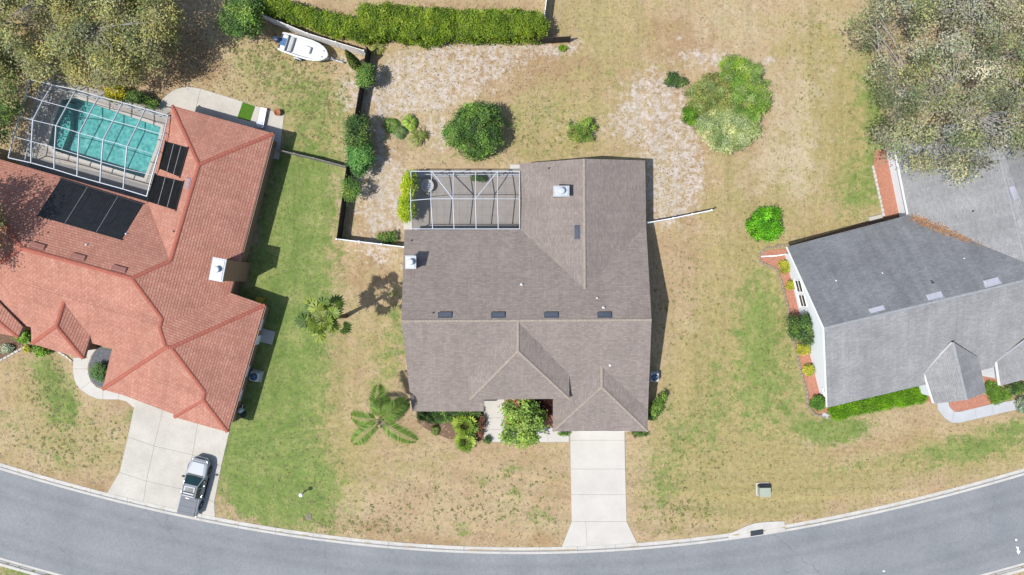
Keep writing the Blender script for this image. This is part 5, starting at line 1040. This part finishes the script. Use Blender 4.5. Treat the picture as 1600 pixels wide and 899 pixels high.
plant('shrub', 'silvery green shrub at the right edge by the pale walk', 'shrub', ell(1602, 632, 14, 11), .2, 1.0, 40, 60, .22, .12, GREY, 'shrubs round the houses')
plant('shrub', 'dark green planting under the right-hand grey eave', 'shrub', ell(1590, 607, 20, 7, -6), .2, .8, 44, 60, .22, .12, DARKG + MIDG[:1], 'shrubs round the houses')
plant('shrub', 'green bush growing in the grey gravel bed', 'shrub', ell(155, 582, 11, 13, 20), .3, 1.1, 50, 65, .24, .12, pal((110, 142, 86), (92, 124, 70)), 'shrubs round the houses')
plant('shrub', 'yellow-leaved shrub behind the pool enclosure', 'shrub', ell(178, 146, 16, 9, 15), .4, 1.8, 50, 60, .3, .16, pal((186, 172, 40), (150, 156, 44)), 'shrubs behind the pool'); plant('shrub', 'dark green shrub behind the pool enclosure near the patio', 'shrub', ell(212, 152, 14, 7, 15), .3, 1.6, 46, 60, .28, .15, DARKG, 'shrubs behind the pool')
plant('shrub', 'low green plants at the patio end of the enclosure', 'shrub', ell(236, 162, 12, 6, 15), .2, 1.0, 30, 60, .24, .13, MIDG, 'shrubs behind the pool')
plant('shrub', 'low green plants at the foot of the white fence corner', 'shrub', ell(606, 370, 15, 8), .15, .9, 36, 50, .22, .13, MIDG + OLIV[:1], 'shrubs in the back yard', gap=.2)
plant('shrub', 'small green tuft at the end of the dark slatted fence', 'shrub', ell(880, 76, 6, 4), .1, .5, 16, 40, .16, .1, BRIG, 'shrubs in the back yard')
plant('shrub', 'green tropical plants around the terracotta pot by the front gables', 'shrub', ell(36, 526, 9, 8), .3, 1.0, 30, 50, .24, .2, TROP, 'shrubs round the houses'); plant('shrub', 'leafy plants along the front gable of the red house', 'shrub', ell(62, 548, 12, 6, 15), .2, .8, 26, 45, .22, .18, TROP, 'shrubs round the houses')
plant('shrub', 'yellow plant at the corner of the red house front gable', 'shrub', ell(42, 545, 5, 4), .2, .6, 14, 45, .16, .13, YEL, 'shrubs round the houses'); plant('shrub', 'grey-green rosette plants in the left front bed', 'shrub', ell(10, 545, 8, 6), .1, .5, 18, 40, .18, .16, GREY, 'shrubs round the houses')
SEED[0] += 1; plant('', '', '', ell(748, 279, 10, 3), .5, .8, 24, 40, .16, .12, DARKG, parent=PLANTER)
# narrow cypress
g = np.random.default_rng(77); bp_ = P(559, 106); cy = thing('cypress_tree', 'narrow pointed cypress beside the boat and fence', 'tree', tuple(bp_), 0, 'trees along the wooden fence'); hz_ = g.uniform(0, 1, 3600) ** .8 * 4.7 + .1
ra = .52 * np.minimum(1, hz_ / .6) * np.clip((4.95 - hz_) / 3.2, 0, 1) ** .7 * np.sqrt(g.uniform(.5, 1, 3600)); an = g.uniform(0, 6.28, 3600); Cc = np.stack([bp_[0] + ra * np.cos(an), bp_[1] + ra * np.sin(an), hz_], 1)
cc_ = np.array(pal((120, 138, 62), (98, 116, 52), (84, 104, 48)))[g.integers(0, 3, 3600)] * (1 + g.normal(0, .2, (3600, 1))); leaves('crown', Cc, .14, cc_, cy, .2, .5, seed=78); MB().tube([bp_ - (0, 0, .1), bp_ + (0, 0, 4.4)], [.08, .02], 6).build('trunk', BARKB, cy)

# ---------------------------------------------------------------- palms
def feather(parent, o, az, ln, rise, droop, cols, seed, wid=.62, n=34, name='frond'):
    g = np.random.default_rng(seed); d = np.array((math.cos(az), math.sin(az), 0)); sd = np.array((-d[1], d[0], 0)); V = []; cl = []
    def rach(t): return o + d * ln * t * (1 - .12 * t) + np.array((0, 0, rise * math.sin(min(1, t * 1.3) * math.pi / 2) * (1 - t) * 1.4 + rise * t * .3 - droop * t ** 2.2)) + sd * .18 * ln * math.sin(seed) * t * t * .5
    for k in range(n):
        t = .10 + .90 * k / (n - 1); p = rach(t); q = rach(min(1, t + .03)); tg = q - p; tg /= np.linalg.norm(tg) + 1e-9; w = wid * (math.sin(math.pi * min(1, t * .85 + .12)) ** .6) * (1 + g.normal(0, .08))
        for s in (1, -1):
            e = p + sd * s * w * .86 + tg * w * .55 + np.array((0, 0, -w * (.34 + g.uniform(-.12, .12)))); m_ = p + (e - p) * .5 + np.array((0, 0, .06 * w)); ww = tg * .042
            V += [p - ww * .6, m_ - ww, e, m_ + ww]; c = np.array(cols[g.integers(0, len(cols))]) * (1 + g.normal(0, .15)); cl += [c] * 4
    rp = [rach(t) for t in np.linspace(0, 1, 9)]
    for a, b_, t in zip(rp, rp[1:], np.linspace(0, 1, 8)):
        w2 = sd * (.05 - .035 * t); V += [a - w2 + (0, 0, .02), b_ - w2 * .8 + (0, 0, .02), b_ + w2 * .8 + (0, 0, .02), a + w2 + (0, 0, .02)]; cl += [np.array(A(150, 160, 90))] * 4
    return quads(name, np.array(V) - ORG[parent.name], np.array(cl), parent, FROND)
def fan(parent, o, az, pet, rad, tilt, cols, seed, n=15, name='frond'):
    g = np.random.default_rng(seed); d = np.array((math.cos(az) * math.cos(tilt), math.sin(az) * math.cos(tilt), math.sin(tilt))); sd = np.array((-math.sin(az), math.cos(az), 0)); up = np.cross(d, sd); up = -up if up[2] < 0 else up
    h = o + d * pet + np.array((0, 0, -pet * pet * .06)); V = []; cl = []; base = np.array(cols[g.integers(0, len(cols))]); w = sd * .035
    V += [o - w, h - w * .6, h + w * .6, o + w]; cl += [np.array(A(150, 164, 80))] * 4; d2 = d * .9 + np.array((0, 0, -.35)); d2 /= np.linalg.norm(d2)
    for k in range(n):
        a = R(-118 + 236 * (k + .5) / n); dd = d2 * math.cos(a) + sd * math.sin(a); L_ = rad * (1 - .25 * abs(a) / 2.0) * (1 + g.normal(0, .06)); pr = -d2 * math.sin(a) + sd * math.cos(a); hw = L_ * .13
        m_ = h + dd * L_ * .62 + up * (.05 if k % 2 else -.03); e = h + dd * L_ + np.array((0, 0, -L_ * (.22 + g.uniform(0, .12)))); V += [h, m_ - pr * hw, e, m_ + pr * hw]; cl += [base * (1 + g.normal(0, .14))] * 4
    return quads(name, np.array(V) - ORG[parent.name], np.array(cl), parent, FROND)
PF = pal((132, 154, 62), (106, 132, 54), (150, 166, 72), (84, 110, 46), f=1.4); PFY = pal((190, 188, 60), (176, 186, 66))
# tall fan palm between the lawns
top = P(505, 500, 7.9); pb = (top[0], top[1], 0)
fp = thing('fan_palm', 'tall fan palm casting a long shadow between the two houses', 'palm tree', pb)
MB().tube([np.array(pb) + (0, 0, -.1), np.array(pb) + (.03, .05, 2.5), np.array(pb) + (-.04, .02, 5.5), top - (0, 0, .1)], [.24, .17, .155, .19], 10).build('trunk', BARKB, fp, True)
g = np.random.default_rng(3)
for k in range(23):
    tl = [1.15, .65, .2, -.15, -.55][k % 5] + g.uniform(-.15, .15); fan(fp, top + (0, 0, .1), k * 2.399 + g.uniform(-.35, .35), (.8 if tl > .9 else 1.25) + g.uniform(-.4, .7), .86 + g.uniform(-.12, .18), tl, PFY if tl < -.5 and k % 2 == 0 else [PF[(k * 3) % 4]], 300 + k, 13)
# feather palm in the front yard
FPAL = pal((120, 148, 64), (104, 132, 56), (136, 160, 76), (88, 114, 48), f=1.65); ft_ = P(594, 655, 4.4); fb = (ft_[0], ft_[1], 0)
qp = thing('feather_palm', 'feather palm with six long arching fronds on the front lawn', 'palm tree', fb)
MB().tube([np.array(fb) + (0, 0, -.1), np.array(fb) + (0, 0, 2.2), ft_ + (0, 0, .05)], [.2, .15, .13], 10).build('trunk', BARKB, qp, True)
for k, (ex_, ey_, ln) in enumerate(((582, 597, 3.6), (538, 658, 3.5), (541, 703, 3.7), (654, 703, 4.2), (645, 632, 3.5), (655, 612, 4.4), (600, 600, 3.2))):
    az = math.atan2(-(ey_ - 655), ex_ - 594); feather(qp, ft_, az, math.hypot(ex_ - 594, ey_ - 655) / S * .92 if k < 5 else ln * .75, .75 if k < 5 else 1.5, 1.0 if k < 5 else .5, FPAL, 400 + k, 1.0, 70)
# palmettos and spiky plants
def spiky(name, label, cat, px, py, n, ln, cols, group, z=.15, wid=.0, fans=False, seed=0):
    o = P(px, py) + (0, 0, z); t = thing(name, label, cat, tuple(P(px, py)), 0, group); g = np.random.default_rng(seed + int(px))
    for k in range(n):
        if fans: fan(t, o, k * 2.399, ln * g.uniform(.5, .8), ln * .6, g.uniform(.15, 1.2), cols, seed + k, 11, 'leaf')
        else: feather(t, o, k * 2.399, ln * g.uniform(.8, 1.1), g.uniform(.25, .8) * ln * .5, .35 * ln, cols, seed + k + int(px), wid or ln * .22, 16, 'leaf')
    MB().lathe(P(px, py), [(.1, -.05), (.12, z * .5), (.07, z)], 8).build('stem', BARKB, t)
SPK = pal((128, 152, 52), (150, 168, 66), (104, 130, 46)); GRP = 'spiky low palms'
spiky('cycad', 'small dark cycad in the bare bed before the brown house', 'cycad', 681, 672, 14, .62, pal((78, 104, 40), (96, 122, 50)), GRP, .2, .16)
spiky('palmetto', 'upper clump of bushy palmetto left of the front walk', 'palmetto', 729, 662, 18, 1.35, SPK, GRP, .4, fans=True); spiky('palmetto', 'lower clump of bushy palmetto left of the front walk', 'palmetto', 728, 688, 18, 1.15, SPK, GRP, .3, fans=True, seed=40)
spiky('yucca', 'pale yellow-green yucca at the corner of fence and hedge', 'yucca', 590, 76, 18, 1.05, pal((176, 176, 92), (150, 156, 76), (190, 186, 110)), GRP, .25, .12); spiky('yucca', 'spiky green yucca at the foot of the middle hedge', 'yucca', 667, 66, 14, .9, SPK, GRP, .25, .12, seed=20)
TR2 = pal((104, 142, 58), (128, 164, 72), (92, 126, 52))
spiky('banana_plant', 'low broad-leaved plant nearest the fence bush', 'plant', 612, 196, 11, .95, TR2, GRP, .4, .34); spiky('banana_plant', 'bluish broad-leaved plant between the yard plants', 'plant', 626, 208, 11, .8, pal((104, 136, 84), (84, 116, 70)), GRP, .4, .3, seed=9)
spiky('banana_plant', 'bright broad-leaved plant beside the spiky yucca', 'plant', 642, 193, 11, .9, pal((136, 170, 62), (156, 186, 76)), GRP, .6, .34, seed=17); spiky('yucca', 'spiky dark-shadowed yucca in the sandy back yard', 'yucca', 655, 216, 18, 1.15, SPK, GRP, .7, .10, seed=31)

# ---------------------------------------------------------------- planting beds and edging of the grey house
def bed(label, pts, mat, z=.03, name='mulch_bed'): return tag(MB().prism(PZ(pts), -.1, z).build(name, mat), label=label, kind='stuff')  # mulch_bed also names the brown strip standing in for the north eave shade
bed('red mulch bed along the white west wall', [(1187, 403), (1196, 392), (1229, 388), (1250, 398), (1300, 622), (1300, 640), (1293, 650), (1275, 645), (1265, 632), (1263, 608), (1253, 575), (1244, 533), (1234, 481), (1225, 444), (1217, 420), (1190, 408)], MULCH)
bed('red mulch bed between lawn and the grey house wing', [(1367, 235), (1400, 235), (1420, 332), (1382, 340), (1374, 305), (1364, 275)], MULCH)
bed('brown strip standing in for the eave shade along the north wall of the grey house', [(1230, 384), (1290, 366), (1382, 338), (1430, 330), (1434, 342), (1236, 396)], MULCHB_AND_SHADE, .02)  # shade under the north eave, laid on the ground as brown colour
q = lambda pts: [(1430 + a / 6.918, 540 + b_ / 6.918) for a, b_ in pts]
bed('red mulch bed before the grey house front gable', q([(358, 590), (690, 520), (815, 545), (830, 625), (600, 690), (440, 716), (380, 680)]), MULCH, .045)
bed('red mulch beside the grey house front window', q([(700, 260), (830, 240), (930, 440), (880, 420), (750, 390)]), MULCH); bed('small mulch strip left of the grey house gable', q([(95, 500), (190, 480), (200, 640), (100, 580)]), MULCH)
bed('brown bed at the left edge before the red house', [(-40, 520), (28, 520), (38, 543), (20, 552), (0, 564), (-40, 575)], MULCHB_AND_SHADE)
bed('brown bed before the brown house', [(650, 640), (756, 640), (756, 688), (735, 690), (700, 686), (668, 672), (652, 660)], MULCHB_AND_SHADE, .012)
plant('ground_cover', 'bright grass patch between the grey house walk and mulch', 'ground cover', q([(760, 395), (840, 405), (930, 480), (1010, 545), (1060, 560), (840, 625), (815, 560), (775, 500)]), .05, .22, 150, 60, .22, .1, pal((112, 148, 54), (98, 132, 46), (126, 160, 64)), None, edge=3, tone=.08)
def edging(label, pts, step=.42, mat=EDGE):
    w = np.array([p[:2] for p in PZ(pts)]); a = np.concatenate([[0], np.cumsum(np.linalg.norm(np.diff(w, axis=0), axis=1))]); t = thing('garden_edging', label, 'edging', (*w[0], 0), 0, 'garden edging'); me = None
    for s in np.arange(0, a[-1], step):
        x, y = np.interp(s, a, w[:, 0]), np.interp(s, a, w[:, 1]); x2, y2 = np.interp(s + .2, a, w[:, 0]), np.interp(s + .2, a, w[:, 1]); rz = math.atan2(y2 - y, x2 - x) + rnd.uniform(-.12, .12)
        if me is None: o = MB().box((0, 0, .05), (step * .93, .2, .16), 0, .03).build('edging_stone', mat, t, local=True); me = o.data
        else: o = link('edging_stone', me, t)
        o.location = np.array((x, y, rnd.uniform(-.015, .015))) - ORG[t.name]; o.rotation_euler = (0, 0, rz); o.scale = (1, rnd.uniform(.8, 1.2), 1)
edging('curved stone edging round the west wall bed of the grey house', [(1229, 383), (1195, 389), (1184, 401), (1189, 410), (1214, 422), (1222, 445), (1231, 482), (1241, 535), (1250, 577), (1260, 611), (1262, 634), (1273, 648), (1296, 653)])
edging('pale edging beside the red mulch at the grey house wing', [(1364, 262), (1370, 290), (1375, 312), (1381, 341)], mat=CONC); edging('cream edging line of the left front bed', [(-30, 572), (0, 564), (20, 553), (39, 542)], mat=CONC); edging('short cream edging under the red house front gable', [(94, 551), (104, 557), (113, 565)], mat=CONC)
t = thing('downspout_pipe', 'white drain pipe lying across the mulch at the grey house corner', 'pipe', P(1210, 399)); MB().tube([P(1189, 401) + (0, 0, .1), P(1212, 400) + (0, 0, .1), P(1232, 396.5) + (0, 0, .14)], .06, 8).build('pipe', WHITE, t); MB().tube([P(1232, 396.5) + (0, 0, .1), P(1233, 395) + (0, 0, 2.4)], .05, 8).build('riser', WHITE, t)
tag(MB().box(tuple(P(1367, 341)[:2]) + (.12,), (1.3, .45, .26), R(13), .03).build('splash_block', CONC2), 'pale concrete block by the north wall of the grey house', 'block')
tag(MB().box(tuple(P(1289, 649)[:2]) + (.06,), (.6, .45, .16), R(-30), .03).build('splash_block', CONC_W), 'white splash block at the lower corner of the grey house', 'block')
g = np.random.default_rng(8); lt = leaves('leaf_litter', LITTER, .16, np.array(pal((208, 152, 100), (190, 128, 84), (200, 164, 120), f=1.35))[g.integers(0, 3, len(LITTER))] * (1 + g.normal(0, .15, (len(LITTER), 1))), None, 1.6, .6, seed=9); tag(lt, label='fallen orange leaves in the valley of the grey roof', kind='stuff')

# ---------------------------------------------------------------- grass tufts, weeds, fallen leaves
g = np.random.default_rng(21); NT = 52000
X = g.uniform(-52, 52, NT); Y = g.uniform(-31, 31, NT)
dr = dist_poly(mid, X, Y, False); ok = dr > RW / 2 + KW - .07
for pg in (DO, PZ(arcp + [(444, 180), (436, 250), (300, 215), (250, 190)]), PZ(L + [C1[3], C2[3]] + C3[::-1] + [C2[0], C1[0]]), PZ([(889, 660), (978, 660), (981, 815), kr, kerb_px(956), km, kl, (891, 815)]), PZ([(630, 262), (815, 262), (815, 250), (1000, 250), (1005, 670), (864, 670), (889, 693), (754, 693), (754, 640), (640, 640)]),
           PZ([(272, 170), (425, 210), (350, 670), (160, 605), (112, 556), (0, 530), (-100, 480), (-80, 230)]), PZ([(1187, 400), (1230, 384), (1365, 338), (1364, 240), (1380, 95), (1800, 60), (1800, 520), (1600, 640), (1490, 660), (1455, 640), (1440, 610), (1296, 652), (1265, 635)]), PZ([(-40, 510), (38, 540), (0, 566), (-40, 575)]), PZ([(113, 560), (150, 540), (213, 625), (208, 640), (160, 628), (125, 612)])):
    ok &= ~inside([tuple(p[:2]) for p in pg], X, Y)
X, Y = X[ok], Y[ok]; wg, wo, ws, wb = (cover(k, X, Y) for k in (GREEN, OLIVE, SAND, BROWN)); keep = g.random(len(X)) > np.clip(ws * 1.1, 0, .85); X, Y, wg, wo, ws, wb = (v[keep] for v in (X, Y, wg, wo, ws, wb))
n = len(X); tan_ = np.array(A(218, 196, 160)); gr_ = np.array(A(156, 172, 98)); ol_ = np.array(A(206, 190, 138)); br_ = np.array(A(200, 170, 132))
lum = (g.random(n) < np.clip(wg + g.normal(0, .18, n) - .12, 0, .95))[:, None]; base = tan_ * (1 - np.clip(wo, 0, 1))[:, None] + ol_ * np.clip(wo, 0, 1)[:, None]; base = base * (1 - np.clip(wb * .6, 0, 1))[:, None] + br_ * np.clip(wb * .6, 0, 1)[:, None]; base = np.where(lum, gr_, base) * (1 + g.normal(0, .16, (n, 1)))
nb = 4; Cg = np.repeat(np.stack([X, Y, np.full(n, .018)], 1), nb, axis=0) + g.normal(size=(n * nb, 3)) * (.06, .06, .0); tt = leaves('grass', Cg, .13 * g.uniform(.6, 1.3, n * nb), np.clip(np.repeat(base, nb, axis=0) * (1 + g.normal(0, .12, (n * nb, 1))), .01, 1), None, 5.0, .4, seed=33, fold=.04); tag(tt, label='short dry grass tufts over the lawns', kind='stuff')
WZ = [(450, 120, 90, 50, 420), (500, 170, 45, 60, 260), (110, 690, 90, 45, 260), (80, 610, 40, 50, 160), (700, 790, 170, 45, 260), (800, 770, 80, 50, 120), (1080, 470, 60, 90, 110), (1080, 700, 70, 80, 160), (1070, 800, 60, 30, 140), (1200, 560, 60, 130, 70), (1270, 110, 60, 90, 90), (420, 80, 50, 20, 120), (480, 720, 70, 80, 100), (560, 820, 100, 18, 140), (840, 210, 80, 40, 120), (1260, 40, 50, 40, 40)]
wx = np.concatenate([a + g.normal(0, .5, n_ * 3 // 5) * rx for a, b_, rx, ry, n_ in WZ]); wy_ = np.concatenate([b_ + g.normal(0, .5, n_ * 3 // 5) * ry for a, b_, rx, ry, n_ in WZ]); Xw, Yw = (wx - CX) / S, (CY - wy_) / S; okw = dist_poly(mid, Xw, Yw, False) > RW / 2 + KW + .2
for pg in (L + [C1[3], C2[3]] + C3[::-1] + [C2[0], C1[0]], [(885, 650), (985, 650), (999, 860), (875, 860)], [(270, 165), (444, 178), (430, 250), (350, 670), (160, 610)], [(250, 135), (320, 135), (446, 178), (436, 250)], [(630, 250), (1015, 245), (1020, 675), (760, 692), (640, 645)]): okw &= ~inside(pg, wx, wy_)
Xw, Yw = Xw[okw], Yw[okw]; n = len(Xw); per = 9; sc_ = g.uniform(.35, 1.05, n); Cw = np.repeat(np.stack([Xw, Yw, np.full(n, .025)], 1), per, axis=0) + g.normal(size=(n * per, 3)) * (.085, .085, .012) * np.repeat(sc_, per)[:, None]
cw = np.array(pal((150, 158, 88), (138, 150, 82), (164, 164, 98), (150, 142, 92), f=1.3))[g.integers(0, 4, n)]; tt = leaves('weeds', Cw, .17 * np.repeat(sc_, per), np.repeat(cw, per, axis=0) * (1 + g.normal(0, .15, (n * per, 1))), None, 3.0, .55, seed=34, fold=.06); tag(tt, label='scattered dark green weeds in the lawns', kind='stuff')
n = 3800; px = np.concatenate([g.normal(300, 55, 1400), g.normal(480, 40, 300), g.normal(1450, 90, 600), g.normal(690, 140, 700), g.normal(1050, 60, 500), g.normal(90, 60, 300)]); py = np.concatenate([g.normal(95, 45, 1400), g.normal(65, 16, 300), g.normal(200, 90, 600), g.normal(120, 50, 700), g.normal(250, 60, 500), g.normal(200, 60, 300)])
Cl = np.stack([(px - CX) / S, (CY - py) / S, np.full(n, .06)], 1); Cl[:, 2] += np.where(inside([tuple(p[:2]) for p in DO], Cl[:, 0], Cl[:, 1]), .05, 0); okl = ~inside(POOLW, Cl[:, 0], Cl[:, 1]) & ~inside(PZ(arcp + [(444, 180), (436, 250), (300, 215), (250, 190)]), Cl[:, 0], Cl[:, 1]); Cl = Cl[okl]; cl = np.array(pal((168, 128, 84), (140, 106, 74), (196, 166, 116), (120, 100, 70), f=1.0))[g.integers(0, 4, len(Cl))]
tag(leaves('fallen_leaves', Cl, .12, cl, None, 2.0, .6, seed=35), label='brown fallen leaves scattered on lawns and deck', kind='stuff')
